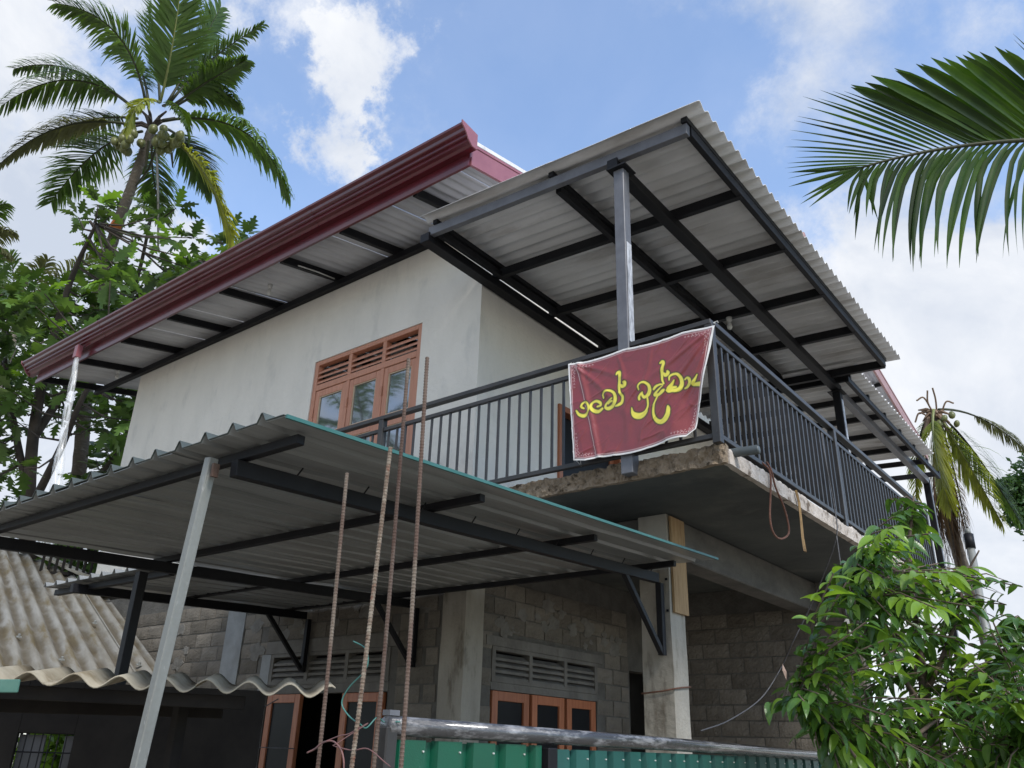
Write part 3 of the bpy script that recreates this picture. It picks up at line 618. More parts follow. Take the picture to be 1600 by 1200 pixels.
# ------------------------------------------------------------------ light bulbs
def bulb(x, y, z, label, on=''):
    t = thing('light_bulb', (x, y, z), label, 'light bulb', 'bulb holders under the eaves')
    q = MB(); q.tube([(x, y, z), (x, y, z-.03), (x, y, z-.06)], [.035, .03, .02], 10); obj('holder', q, 'white_plastic', t, smooth=True)
    q = MB(); q.tube([(x, y, z-.06), (x, y, z-.085), (x, y, z-.115), (x, y, z-.14), (x, y, z-.155)], [.016, .026, .032, .024, .006], 10); obj('bulb', q, 'white_plastic', t, smooth=True)
bulb(-8.42, 5.35, 7.10, 'bare bulb in a white holder below the eave, above the balcony window')
bulb(-12.75, 5.60, 7.10, 'bare bulb at the left wall corner under the eave end')
bulb(-3.30, 8.02, 6.20, 'bare bulb under the veranda roof just above the corner of the railing')
tb('eave_conduit', 'white_plastic', house, [(-7.62, 5.18, 7.02), (-7.62, 5.5, 7.08), (-7.62, 5.75, 7.11)], .009, 5)

# ------------------------------------------------------------------ plastic sleeve hanging from the gutter outlet
sp = [(-12.429, 4.800, 6.911), (-12.343, 4.800, 6.460), (-12.246, 4.800, 5.920), (-12.132, 4.800, 5.400), (-12.035, 4.800, 4.999), (-11.889, 4.800, 4.513), (-11.857, 4.800, 3.976)]
vs = []; q = MB(); n = 14
rad = [.05, .07, .075, .075, .12, .14, .16]
K = 40
for i in range(K+1):
    t = i/K*(len(sp)-1); a = int(min(t, len(sp)-2)); f_ = t-a; p = lerp(sp[a], sp[a+1], f_); r_ = rad[a]+(rad[a+1]-rad[a])*f_
    for j in range(n):
        an = 2*math.pi*j/n; rr = r_*(1+.35*mn.noise(Vector((i*.35, math.cos(an)*1.5, math.sin(an)*1.5))))
        vs.append((p[0]+rr*math.cos(an), p[1]+rr*.6*math.sin(an), p[2]))
q.add(vs, [(i*n+j, i*n+(j+1) % n, i*n+n+(j+1) % n, i*n+n+j) for i in range(K) for j in range(n)])
obj('plastic_sleeve', q, 'sleeve', smooth=True, label='long clear plastic sleeve hanging as a downspout from the left end of the red gutter', cat='downspout')

# ------------------------------------------------------------------ banner
def banner():
    NX, NZ = 300, 190
    TL, TR, BR_, BL_ = (-3.335, 4.385), (-2.105, 4.375), (-2.305, 3.575), (-3.275, 3.545)
    def sag(u): return -.012*math.sin(math.pi*u)
    st = [[(-3.2506049999999997, 3.966, 0.0062), (-3.2295, 3.933, 0.0109), (-3.1893, 3.916, 0.0138), (-3.160155, 3.935, 0.01), (-3.148095, 3.969, 0.009), (-3.1591500000000003, 4.008, 0.009), (-3.1822649999999997, 4.024, 0.0081), (-3.206385, 4.011, 0.009), (-3.208395, 3.988, 0.0081), (-3.1893, 3.976, 0.0062)], [(-3.035535, 3.943, 0.009), (-3.0697050000000004, 3.928, 0.0128), (-3.1088999999999998, 3.943, 0.0138), (-3.1310100000000003, 3.975, 0.01), (-3.1189500000000003, 4.006, 0.009), (-3.08478, 4.014, 0.01), (-3.051615, 3.993, 0.0109), (-3.049605, 3.972, 0.0081), (-3.077745, 3.969, 0.0071)], [(-3.02046, 4.024, 0.0062), (-3.0244799999999996, 4.054, 0.0071), (-2.999355, 4.074, 0.0081), (-2.96016, 4.068, 0.009), (-2.926995, 4.036, 0.0109), (-2.91996, 3.988, 0.0138), (-2.9400600000000003, 3.947, 0.0147), (-2.9792549999999998, 3.932, 0.0138), (-3.007395, 3.945, 0.01), (-3.0013650000000003, 3.971, 0.0081), (-2.97222, 3.992, 0.0071), (-2.9491050000000003, 4.005, 0.0052)], [(-2.98428, 3.97, 0.0052), (-2.965185, 3.982, 0.009), (-2.947095, 3.982, 0.0062)], [(-2.8757400000000004, 4.031, 0.0062), (-2.856645, 3.993, 0.0109), (-2.86368, 3.954, 0.0128), (-2.890815, 3.939, 0.0109), (-2.918955, 3.935, 0.0052)], [(-2.88579, 4.041, 0.0071), (-2.86971, 4.017, 0.009)], [(-2.906895, 4.187, 0.0062), (-2.89785, 4.201, 0.0109), (-2.8827749999999996, 4.199, 0.0138), (-2.87775, 4.174, 0.0128), (-2.8807650000000002, 4.128, 0.0119), (-2.884785, 4.077, 0.0109), (-2.88177, 4.045, 0.0081), (-2.8677, 4.011, 0.0071)], [(-2.8717200000000003, 4.097, 0.0052), (-2.860665, 4.079, 0.0119), (-2.842575, 4.083, 0.0157), (-2.83554, 4.103, 0.0128), (-2.8476, 4.109, 0.0071)], [(-2.721975, 4.019, 0.0055), (-2.723985, 4.048, 0.0076), (-2.70288, 4.066, 0.0086), (-2.6687100000000004, 4.061, 0.0086), (-2.641575, 4.033, 0.0107), (-2.63454, 3.994, 0.0148), (-2.65062, 3.962, 0.0148), (-2.6797649999999997, 3.951, 0.0117), (-2.695845, 3.97, 0.0086), (-2.697855, 3.99, 0.0055)], [(-2.7209700000000003, 3.943, 0.0086), (-2.721975, 3.963, 0.0086), (-2.7069, 3.983, 0.0066), (-2.69484, 3.993, 0.0045)], [(-2.65665, 3.95, 0.0055), (-2.653635, 3.912, 0.0071), (-2.655645, 3.869, 0.0086), (-2.6727300000000005, 3.833, 0.0138), (-2.709915, 3.814, 0.022), (-2.750115, 3.822, 0.022), (-2.77524, 3.848, 0.0127), (-2.78529, 3.891, 0.004)], [(-2.6003700000000003, 3.993, 0.0086), (-2.583285, 4.009, 0.0107), (-2.5551450000000004, 4.016, 0.0076), (-2.5270050000000004, 4.013, 0.005)], [(-2.5270050000000004, 4.004, 0.0035), (-2.5621799999999997, 3.98, 0.0066), (-2.59434, 3.951, 0.0127), (-2.56419, 3.941, 0.0117), (-2.53002, 3.957, 0.0169), (-2.518965, 3.963, 0.0096)], [(-2.56419, 3.944, 0.0055), (-2.58831, 3.907, 0.0076), (-2.6074050000000004, 3.858, 0.0086), (-2.6094150000000003, 3.801, 0.0096), (-2.59032, 3.754, 0.0138), (-2.55213, 3.731, 0.0169), (-2.516955, 3.744, 0.02), (-2.49585, 3.78, 0.0189), (-2.492835, 3.816, 0.0148), (-2.494845, 3.837, 0.0066)], [(-2.54208, 4.186, 0.0076), (-2.52399, 4.192, 0.0117), (-2.516955, 4.171, 0.0127), (-2.5270050000000004, 4.135, 0.0117), (-2.5320300000000002, 4.087, 0.0096), (-2.531025, 4.049, 0.0076), (-2.518965, 4.016, 0.0055)], [(-2.5229850000000003, 4.104, 0.0045), (-2.504895, 4.081, 0.0138), (-2.4858000000000002, 4.092, 0.0138), (-2.4898200000000004, 4.109, 0.0066)], [(-2.4777600000000004, 4.034, 0.0045), (-2.4747450000000004, 4.062, 0.0076), (-2.446605, 4.073, 0.0086), (-2.414445, 4.065, 0.0096), (-2.38932, 4.032, 0.0117), (-2.38329, 3.99, 0.0148), (-2.396355, 3.956, 0.0169), (-2.426505, 3.944, 0.0148), (-2.45364, 3.948, 0.0127), (-2.4797700000000003, 3.948, 0.0127), (-2.490825, 3.954, 0.0086)], [(-2.436555, 4.021, 0.004), (-2.4556500000000003, 3.992, 0.0096), (-2.478765, 3.966, 0.0138), (-2.452635, 3.969, 0.0107), (-2.4305250000000003, 3.969, 0.0086)], [(-2.3571600000000004, 4.01, 0.006), (-2.33907, 4.019, 0.0066), (-2.3219849999999997, 3.998, 0.0127), (-2.3209800000000005, 3.969, 0.0127), (-2.3410800000000003, 3.949, 0.0107), (-2.362185, 3.944, 0.0055)], [(-2.25666, 4.014, 0.004), (-2.2717350000000005, 3.991, 0.0086), (-2.2918350000000003, 3.967, 0.0127), (-2.29485, 3.952, 0.0086), (-2.261685, 3.947, 0.0138), (-2.225505, 3.941, 0.0169), (-2.205405, 3.961, 0.0096), (-2.2033950000000004, 3.992, 0.0076), (-2.21646, 4.002, 0.0055)]]
    def segd(px, pz, s):
        best = np.full(px.shape, 9.0)
        for (x0, z0, r0), (x1, z1, r1) in zip(s[:-1], s[1:]):
            dx, dz = x1-x0, z1-z0; L2 = dx*dx+dz*dz+1e-12
            t = np.clip(((px-x0)*dx+(pz-z0)*dz)/L2, 0, 1)
            d = np.hypot(px-x0-dx*t, pz-z0-dz*t)-(r0+(r1-r0)*t)
            best = np.minimum(best, d)
        return best
    def smooth(s):      # Catmull-Rom
        s = np.array(s); P = np.vstack([2*s[0]-s[1], s, 2*s[-1]-s[-2]]); o = []
        for i in range(1, len(P)-2):
            for t in np.linspace(0, 1, 5, endpoint=False):
                o.append(.5*((2*P[i])+(-P[i-1]+P[i+1])*t+(2*P[i-1]-5*P[i]+4*P[i+1]-P[i+2])*t*t+(-P[i-1]+3*P[i]-3*P[i+1]+P[i+2])*t**3))
        o.append(P[-2]); return o
    U, V = np.meshgrid(np.linspace(0, 1, NX+1), np.linspace(0, 1, NZ+1))
    px = (TL[0]*(1-U)+TR[0]*U)*(1-V)+(BL_[0]*(1-U)+BR_[0]*U)*V
    pz = (TL[1]*(1-U)+TR[1]*U)*(1-V)+(BL_[1]*(1-U)+BR_[1]*U)*V
    pz = pz-.016*np.abs(np.sin(np.pi*U*2.5))*(1-V)+.012*np.sin(U*9)*V
    # lower corners folded in: left cut, and slanting bottom
    pz = pz+V*np.clip((U-.93)/.07, 0, 1)*.055+V*np.clip((.10-U)/.10, 0, 1)*.03
    wrk = np.zeros(px.shape)
    for i in range(px.shape[0]):
        for j in range(px.shape[1]):
            x_, z_ = px[i, j], pz[i, j]
            a = mn.fractal(Vector((x_*2.2+z_*2, z_*3-x_, 3.3)), 1.1, 2, 3)
            b = 1-abs(mn.noise(Vector(((x_+z_*.7)*2.2, (z_-x_*.6)*6, 8.1)))); c = 1-abs(mn.noise(Vector(((x_-z_*1.1)*6, (z_+x_)*1.8, 2.1))))
            wrk[i, j] = .007*a+.009*b**12*max(0, .4+mn.noise(Vector((x_*3, z_*3, 1))))+.010*c**14*max(0, .3+mn.noise(Vector((x_*3, z_*3, 6))))
    wrk += .022*np.sin((U*9-V*3.5)*1.9)*np.clip((U-.62)/.3, 0, 1)*(.25+.75*V)
    for ax_, ay_, an_, am_ in ((.0, .0, .75, .010), (.0, .0, .42, .008), (1, .0, 2.2, .012), (1, .0, 2.6, .010), (1, 0, 1.85, .012), (.35, 0, 1.35, .006), (.6, 0, 1.8, .006)):
        du_, dv_ = (U-ax_)*1.22, V*.83-ay_; L_ = du_*math.cos(an_)+dv_*math.sin(an_); D_ = -du_*math.sin(an_)+dv_*math.cos(an_)+.02*np.sin(L_*7)
        wrk += am_*np.exp(-(D_/(.012+.03*np.clip(L_, 0, 1)))**2)*np.clip(L_*8, 0, 1)*np.clip(1.1-L_, 0, 1)
    wrk += .015*np.exp(-((U-(.075+.14*V))/.02)**2)
    wrk += .022*np.clip((.08+.14*V-U)/.12, 0, 1)
    py = 4.866-wrk*1.1-.012
    vs = np.stack([px, py, pz], -1).reshape(-1, 3)
    w = NX+1
    idx = [(i*w+j, (i+1)*w+j, (i+1)*w+j+1, i*w+j+1) for i in range(NZ) for j in range(NX)]
    mb = MB(); mb.v = [tuple(p) for p in vs]; mb.f = idx
    me = mesh('banner', mb, True)
    # printed colours
    rng = np.random.default_rng(3)
    red = np.array([.215, .036, .040]); pink = np.array([.72, .52, .5]); white = np.array([.74, .72, .69]); yel = np.array([.74, .66, .075]); olive = np.array([.055, .04, .008]); dkred = np.array([.13, .012, .02])
    Wd, Hd = 1.2, .83
    eu = np.minimum(U, 1-U)*Wd; ev = np.minimum(V, 1-V)*Hd; e = np.minimum(eu, ev)
    C = np.ones(px.shape+(3,))*red
    def blend(mask, c): C[:] = C*(1-mask[..., None])+c*mask[..., None]
    def sm(d, w_=.0025): return np.clip(.5-d/w_/2, 0, 1)
    blend(sm(e-.024), dkred*.9); blend(sm(np.abs(e-.024)-.0020, .002), pink)
    blend(sm(e-.014), white)
    # darker strip left of the fold, and the pale fold line
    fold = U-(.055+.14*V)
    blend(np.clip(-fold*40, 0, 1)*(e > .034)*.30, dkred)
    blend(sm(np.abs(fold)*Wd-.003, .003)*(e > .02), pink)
    # corner flourishes
    for cu, cv, su, sv in ((0, 0, 1, 1), (0, 1, 1, -1), (1, 0, -1, 1), (1, 1, -1, -1)):
        for k in range(7):
            for q_, (a0, b0) in enumerate((((.045+.028*k), .045), (.045, (.045+.028*k)))):
                r_ = .017-.0018*k
                dx_ = (U-cu)*su*Wd-a0; dz_ = (V-cv)*sv*Hd-b0; rr = np.hypot(dx_, dz_); th = np.arctan2(dz_, dx_)
                blend(sm(np.abs(rr-r_*(.55+.45*np.cos(th*3+k)))-.0016, .002)*.8, pink)
    d = np.full(px.shape, 9.0)
    for s in st: d = np.minimum(d, segd(px, pz, smooth(s)))
    inside = U < .978
    blend(sm(d-.0095)*inside, olive); blend(sm(d)*inside, yel)
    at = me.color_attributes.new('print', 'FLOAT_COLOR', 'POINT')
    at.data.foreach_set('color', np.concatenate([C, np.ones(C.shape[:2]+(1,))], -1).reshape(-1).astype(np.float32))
    mt = bpy.data.materials.new('printed_vinyl'); mt.use_nodes = True; n_, l_ = mt.node_tree.nodes, mt.node_tree.links
    a_ = n_.new('ShaderNodeVertexColor'); a_.layer_name = 'print'; p = n_['Principled BSDF']; l_.new(a_.outputs[0], p.inputs['Base Color'])
    p.inputs['Roughness'].default_value = .34; p.inputs['Specular IOR Level'].default_value = .6
    t_ = n_.new('ShaderNodeTexCoord'); z_ = n_.new('ShaderNodeTexNoise'); z_.inputs['Scale'].default_value = 9; z_.inputs['Detail'].default_value = 7; z_.inputs['Distortion'].default_value = 1.2
    l_.new(t_.outputs['Object'], z_.inputs['Vector']); b_ = n_.new('ShaderNodeBump'); b_.inputs['Strength'].default_value = .3; b_.inputs['Distance'].default_value = .015
    l_.new(z_.outputs['Fac'], b_.inputs['Height']); l_.new(b_.outputs[0], p.inputs['Normal'])
    me.materials.append(mt)
    o = bpy.data.objects.new('banner', me); so_ = o.modifiers.new('thickness', 'SOLIDIFY'); so_.thickness = .0015
    put(o, None, 'dark red vinyl banner with yellow Sinhala lettering tied to the balcony railing', 'banner')
banner()
for i_, (x_, z_) in enumerate(((-3.33, 4.385), (-2.11, 4.375), (-3.27, 3.575), (-2.36, 3.62))):
    tb('tie', 'white_plastic', bpy.data.objects['banner'], [(x_+.01, 4.85, z_-.005), (x_-.015, 4.88, z_+.02), (x_, 4.92, z_+.05 if z_ > 4 else z_-.02), (x_+.02, 4.88, z_+.01)], .003, 5)

# ------------------------------------------------------------------ rope, strap, cables on the balcony edge
def curve3(pts, n=6):
    P = [Vector(p) for p in pts]; P = [2*P[0]-P[1]]+P+[2*P[-1]-P[-2]]; o = []
    for i in range(1, len(P)-2):
        for k in range(n):
            t = k/n; o.append(.5*((2*P[i])+(-P[i-1]+P[i+1])*t+(2*P[i-1]-5*P[i]+4*P[i+1]-P[i+2])*t*t+(-P[i-1]+3*P[i]-3*P[i+1]+P[i+2])*t**3))
    o.append(P[-2]); return o
xr = -2.125
rp = curve3([(-2.160, 5.620, 3.581), (-2.125, 5.671, 3.511), (-2.125, 5.642, 3.349), (-2.125, 5.583, 3.158), (-2.125, 5.615, 3.055), (-2.125, 5.737, 3.035), (-2.125, 5.898, 3.096), (-2.125, 5.934, 3.179), (-2.125, 5.871, 3.309), (-2.125, 5.754, 3.416), (-2.125, 5.700, 3.533), (-2.160, 5.721, 3.610)], 8)
tb('rope', 'rope', None, rp, .0075, 7, label='brown rope hanging in a loop from the balcony edge', cat='rope')
q = MB(); pts = [(-2.125, 6.168, 3.501), (-2.125, 6.209, 3.415), (-2.125, 6.210, 3.289), (-2.125, 6.204, 3.140), (-2.125, 6.225, 3.037)]; wd = [.008, .012, .018, .026, .036]
vs = []
for p, w_ in zip(pts, wd): vs += [(p[0], p[1]-w_, p[2]), (p[0]+.012, p[1], p[2]), (p[0], p[1]+w_, p[2]), (p[0]-.008, p[1], p[2])]
q.add(vs, [(i*4+j, i*4+(j+1) % 4, i*4+4+(j+1) % 4, i*4+4+j) for i in range(4) for j in range(4)]+[(0, 1, 2, 3), (19, 18, 17, 16)])
obj('strap', q, 'strap', label='torn tan strap hanging from the slab edge beside the rope loop', cat='strap')
cb = curve3([(-2.130, 7.002, 4.237), (-2.120, 6.991, 3.972), (-2.120, 7.070, 3.537), (-2.120, 7.018, 3.317), (-2.300, 7.195, 3.090), (-2.600, 7.564, 2.844), (-2.800, 7.593, 2.555), (-3.000, 7.818, 2.391), (-3.050, 7.399, 2.091), (-3.080, 6.777, 1.883), (-3.090, 6.270, 1.784)], 6)
tb('cable', 'cable', None, cb, .0055, 5, label='thin grey cable looping from the balcony railing down to the column', cat='cable')
tb('cable', 'cable', None, curve3([(-2.120, 7.018, 3.317), (-2.120, 7.026, 3.095), (-2.120, 7.032, 2.913), (-2.120, 7.000, 2.680)]), .006, 5, label='thin wire hanging straight down from the slab edge with a plank at its end', cat='wire')
a = (-2.120, 6.983, 2.638); b = (-2.120, 7.102, 2.435)
br('hanging_plank', 'plank_grey', None, a, b, .02, .075, label='short grey plank hanging on a wire below the slab in front of the dark porch', cat='plank')
dl = MB(); c_ = Vector((-2.950, 7.703, 2.325)); dl.add([c_+Vector((0, 0, .07)), c_+Vector((.01, -.045, .01)), c_+Vector((.02, 0, -.07)), c_+Vector((-.01, .045, .0)), c_+Vector((.03, 0, 0))], [(0, 1, 4), (1, 2, 4), (2, 3, 4), (3, 0, 4)])
obj('dry_leaf', dl, 'dry_leaf', label='pinkish dry leaf caught on the grey cable', cat='dry leaf')

# ------------------------------------------------------------------ metal canopy
can = thing('canopy', (-3.3, 1.94, 0), 'large ribbed metal canopy on steel frame with green edge in front of the house', 'canopy')
def zc(y): return 2.80+.0405*(y-1.87)
lc = Vector((0, 1, .0405)).normalized(); nc = Vector((0, -.0405, 1)).normalized()
X0, X1 = -6.05, -2.665
X = X0
for k in range(4):
    w = (X1-X0)/4
    obj('roof_sheet', corr((X, 1.86, zc(1.86)+.003*k), (1, 0, 0), lc, nc, w+.02*(k < 3), 3.98, .205, .038, .003, 'box', nl=14, phase=.12+w*k, warp=.010), 'zinc', can)
    X += w
X = -8.0
for k in range(2):
    obj('roof_sheet', corr((X, 3.32, zc(3.32)-.03-.004*k), (1, 0, 0), lc, nc, .995, 2.52, .205, .038, .003, 'box', nl=8, phase=.05+.995*k, warp=.010), 'zinc', can); X += .975
q = MB(); q.bar((-2.656, 1.86, zc(1.86)+.008), (-2.656, 5.84, zc(5.84)+.008), .012, .016); obj('edge_trim', q, 'green_edge', can)
q = corr((X0, 1.852, zc(1.86)+.0145), (1, 0, 0), lc, nc, X1-X0, .16, .205, .038, .003, 'box', nl=2, phase=.12, warp=.004); obj('edge_trim', q, 'front_edge', can)
def rf(x, y0, y1, m_='paint_black'): br('rafter', m_, can, (x, y0, zc(y0)-.093), (x, y1, zc(y1)-.093), .052, .075)
rf(-3.16, 1.98, 5.80); rf(-5.80, 1.95, 5.80); rf(-7.40, 3.30, 5.80)
for y, xa, xb in ((2.02, -6.0, -2.755), (3.24, -6.0, -2.78), (4.47, -8.0, -2.86), (5.62, -8.0, -2.90)):
    br('purlin', 'paint_black', can, (xa, y, zc(y)-.030), (xb, y, zc(y)-.030), .042, .042)
br('purlin', 'paint_black', can, (-8.0, 3.45, zc(3.4)-.065), (-6.1, 3.45, zc(3.4)-.065), .05, .05)
# hook ends showing along the rafters
def bracket(x):
    q = MB(); z = zc(5.83)-.105
    q.bar((x, 5.845, z-.02), (x, 5.845, z-.56), .05, .05); q.bar((x, 5.32, z-.035), (x, 5.83, z-.54), .04, .04)
    obj('wall_bracket', q, 'paint_black', can, bevel=.003)
bracket(-3.16); bracket(-5.80); bracket(-7.40)
po = MB(); a, b = Vector((-3.24, 1.915, 2.755)), Vector((-3.42, 1.95, 1.55)); po.bar(a, b+(b-a)*1.25, .046, .046, (0, 1, 0))
obj('post', po, 'galv', can, bevel=.004, label='leaning galvanised steel post with worn white paint')
q = MB(); q.box(-3.205, -3.190, 1.90, 1.93, 2.66, 2.72); obj('post_cleat', q, 'rust', can)
br('post', 'paint_black', can, (-5.80, 3.05, zc(3.05)-.15), (-5.80, 3.05, 0), .065, .065, label='black steel post rising behind the wavy shed roof')
q = MB()
for i in range(9):
    y = 2.3+i*.42
    for x in (-3.128, ): q.tube([(x, y, zc(y)-.06), (x+.01, y+.02, zc(y)-.02)], .004, 4)
obj('hook_bolt', q, 'paint_black', can)

# ------------------------------------------------------------------ rebars
def rebar(x0, y0, x1, z1, r, m_, label, bend=0, pitch=.010):
    p = MB(); vs = []; n = 8; z = .9; L = z1-z; k = int(L/pitch*3)
    pts, rad = [], []
    pts.append((x0-(x1-x0)*.8, y0, 0)); rad.append(r)
    for i in range(k+1):
        t = i/k; pts.append((x0+(x1-x0)*((t*L+.9-.9)/L)+bend*math.sin(t*3.1), y0+.01*math.sin(t*4), z+L*t)); rad.append(r*(1.13 if i % 3 == 0 else .95))
    p.tube(pts, rad, n); obj('rebar', p, m_, smooth=False, label=label, cat='rebar', group='rebars standing at the gate post')
rebar(-2.091, 1.74, -2.088, 2.434, 0.0061, 'rust', 'leftmost and shortest of the rusty rebars by the gate post')
rebar(-1.961, 1.72, -1.866, 2.476, 0.0066, 'rust_pale', 'thickly crusted rebar, second from the left beside the gate post')
rebar(-1.882, 1.76, -1.861, 2.803, 0.0061, 'rust', 'tall rebar third from the left in front of the upper window')
rebar(-1.707, 1.7, -1.712, 2.744, 0.0061, 'rust', 'tall rebar furthest right, crossing the pale upper wall')

# ------------------------------------------------------------------ gate
gate = thing('gate', (-1.88, 1.9, 0), 'green ribbed sheet metal gate under a peeling black top pipe', 'gate')
GX = -1.87
gp = MB(); pts = [(GX, 1.80, 1.658), (GX, 3.5, 1.648), (GX, 5.75, 1.620)]; gp.tube(pts, .027, 18); obj('top_pipe', gp, 'pipe_top', gate, smooth=True)
bx('gate_post', 'paint_dark', gate, GX-.02, GX+.02, 1.785, 1.83, 0, 1.655, bevel=.004)
bx('gate_post', 'paint_black', gate, GX-.025, GX+.025, 2.565, 2.62, 0, 1.615, bevel=.004); bx('gate_post', 'paint_black', gate, GX-.025, GX+.025, 5.7, 5.75, 0, 1.6)
bx('latch', 'paint_beam', gate, GX-.02, GX+.01, 1.80, 1.84, 1.685, 1.70)
def gsheet(y0, y1, pitch, m_, z1, gap):
    y = y0; k = 0
    bx('backing_sheet', m_, gate, GX-.022, GX-.019, y0, y1, .1, z1-.004)
    while y < y1-.01:
        w = min(pitch*(1-gap), y1-y); q = MB(); b = pitch*.06
        q.add([(GX-.018, y, .1), (GX+.004, y+b, .1), (GX+.004, y+w-b, .1), (GX-.018, y+w, .1), (GX-.018, y, z1), (GX+.004, y+b, z1), (GX+.004, y+w-b, z1), (GX-.018, y+w, z1)],
              [(0, 1, 5, 4), (1, 2, 6, 5), (2, 3, 7, 6), (4, 5, 6, 7), (3, 2, 1, 0), (0, 4, 7, 3)])
        p = obj('gate_panel', q, m_, gate); y += pitch; k += 1
        s = MB(); s.tube([(GX+.004, y-pitch*gap-b-.012, z1-.03), (GX+.009, y-pitch*gap-b-.012, z1-.03)], .003, 6); obj('rivet', s, 'white_plastic', p)
gsheet(1.845, 2.56, .165, 'gate_bright', 1.622, .22); gsheet(2.63, 5.68, .128, 'gate_dull', 1.612, .24)
# wires round the rebars
def squig(a, b, amp, n, seed):
    o = []
    for i in range(n+1):
        t = i/n; p = Vector(lerp(a, b, t)); o.append(p+Vector((mn.noise(Vector((t*6, seed, 0))), mn.noise(Vector((t*6, seed, 3))), mn.noise(Vector((t*6, seed, 7)))))*amp)
    return o
tb('wire', 'wire_green', None, curve3([(-1.980, 1.740, 1.889), (-1.927, 1.740, 1.868), (-1.908, 1.740, 1.835), (-1.917, 1.740, 1.803), (-1.979, 1.740, 1.757), (-2.003, 1.740, 1.716), (-1.967, 1.740, 1.681), (-1.914, 1.740, 1.658), (-1.887, 1.740, 1.649), (-1.878, 1.770, 1.679), (-1.881, 1.800, 1.667), (-1.830, 1.814, 1.668)]), .0022, 5, label='thin green wire tied round the rebars and the gate pipe', cat='wire')
tb('wire', 'wire_pink', None, curve3([(-2.121, 1.730, 1.579), (-2.088, 1.730, 1.590), (-2.054, 1.730, 1.608), (-2.013, 1.730, 1.612), (-1.976, 1.730, 1.593), (-1.957, 1.730, 1.560), (-1.953, 1.730, 1.519)]), .0026, 6, label='twisted pinkish wire looped round the leftmost rebar', cat='wire')
tb('wire', 'wire_pink', None, curve3([(-2.054, 1.730, 1.608), (-1.988, 1.730, 1.626), (-1.948, 1.730, 1.632), (-1.910, 1.730, 1.647), (-1.872, 1.730, 1.661)])+curve3([(-2.011, 1.730, 1.600), (-1.928, 1.730, 1.590), (-1.863, 1.730, 1.595), (-1.795, 1.730, 1.565), (-1.769, 1.730, 1.553)]), .0018, 5, label='twisted pinkish wire running from the left rebar towards the gate post', cat='wire')

# ------------------------------------------------------------------ shed
e_ = Vector((.262, .965, 0)); r_h = Vector((-.965, .262, 0))
shed = thing('shed', (-6.724, 3.194, 2.025), 'low neighbouring shed with weathered wavy fibre-cement roof', 'shed')
E0 = Vector((-9.243, 2.101, 2.150)); E1 = Vector((-8.464, 4.970, 2.150))
ed = (E1-E0); EL = ed.length; ed.normalize()
up_ = (r_h*math.cos(R(18.5))+Vector((0, 0, math.sin(R(18.5))))).normalized(); nn = ed.cross(up_).normalized()
if nn.z < 0: nn = -nn
# every pair of waves is one strip cut along the hip
k = 0; u = 0; pitch = .177; nsh = int(EL/pitch)
hipN = Vector((-0.071, 0.991, 0.110)); hipO = Vector((-16.083, 5.824, 4.685))
for k in range(0, nsh, 5):
    u0 = k*pitch; w = min(5*pitch, EL-u0)
    mb = MB(); cols = int(w/pitch*8); vs = []; nlv = 6
    for i in range(cols+1):
        uu = u0+w*i/cols; h = .03*math.cos(2*math.pi*uu/pitch)
        # length up to the hip
        ln = max(.12, min(9, (hipN.dot(hipO-(E0+ed*uu)))/hipN.dot(up_)))
        for j in range(nlv+1): vs.append(E0+ed*uu+up_*(ln*j/nlv)+nn*(h+.012*((k//5) % 2)))
    top = len(vs); vs += [p+nn*.007 for p in vs]; m1 = nlv+1; fs = []
    for i in range(cols):
        for j in range(nlv):
            a = i*m1+j; fs += [(a, a+1, a+m1+1, a+m1), (top+a, top+a+m1, top+a+m1+1, top+a+1)]
        fs += [(i*m1, i*m1+m1, top+i*m1+m1, top+i*m1)]
    for j in range(nlv): fs += [(j, top+j, top+j+1, j+1), (cols*m1+j, cols*m1+j+1, top+cols*m1+j+1, top+cols*m1+j)]
    FR = Matrix((ed, up_, nn)).transposed().to_4x4(); FR.translation = E0; FI = FR.inverted()
    mb.add([FI @ p for p in vs], fs); ro = obj('roof_sheet', mb, 'shed_roof', shed, smooth=True); ro.matrix_basis = FR
# hip capping
pA, pB = Vector((-16.323, 5.848, 4.765)), Vector((-12.580, 6.218, 3.589))
br('hip_cap', 'asbestos_top', shed, pA+nn*.09, pB+nn*.09, .30, .03)
q = MB()
for px_ in ((-9.948, 4.007, 2.545), (-9.129, 4.143, 2.292), (-10.661, 5.134, 2.874), (-8.955, 4.887, 2.301), (-15.094, 5.766, 4.361)): 
    c_ = Vector(px_)+nn*.03; q.tube([c_, c_+nn*.035], .014, 6); q.bar(c_, c_+nn*.008, .05, .05)
obj('roof_bolt', q, 'galv', shed)
# front lean-to sheet, one row, nearer the camera
LA, LB = Vector((-4.528, 1.304, 1.790)), Vector((-3.351, 2.861, 1.827))
LA.z = 1.825; LB.z = 1.815
ld_ = (LB-LA); LL = ld_.length; ld_.normalize(); lup = (Vector((-ld_.y, ld_.x, 0))*math.cos(R(6.2))+Vector((0, 0, math.sin(R(6.2))))).normalized(); ln_ = ld_.cross(lup).normalized()
if ln_.z < 0: ln_ = -ln_
half_ = LL/3
for k in range(3):
    obj('front_roof_sheet', corr(LA+ld_*half_*k+ln_*(.004*k+.012), ld_, lup, ln_, half_, .7, .193, .056, .007, nl=3, seg=12, phase=half_*k+.05), 'front_sheet', shed, smooth=True)
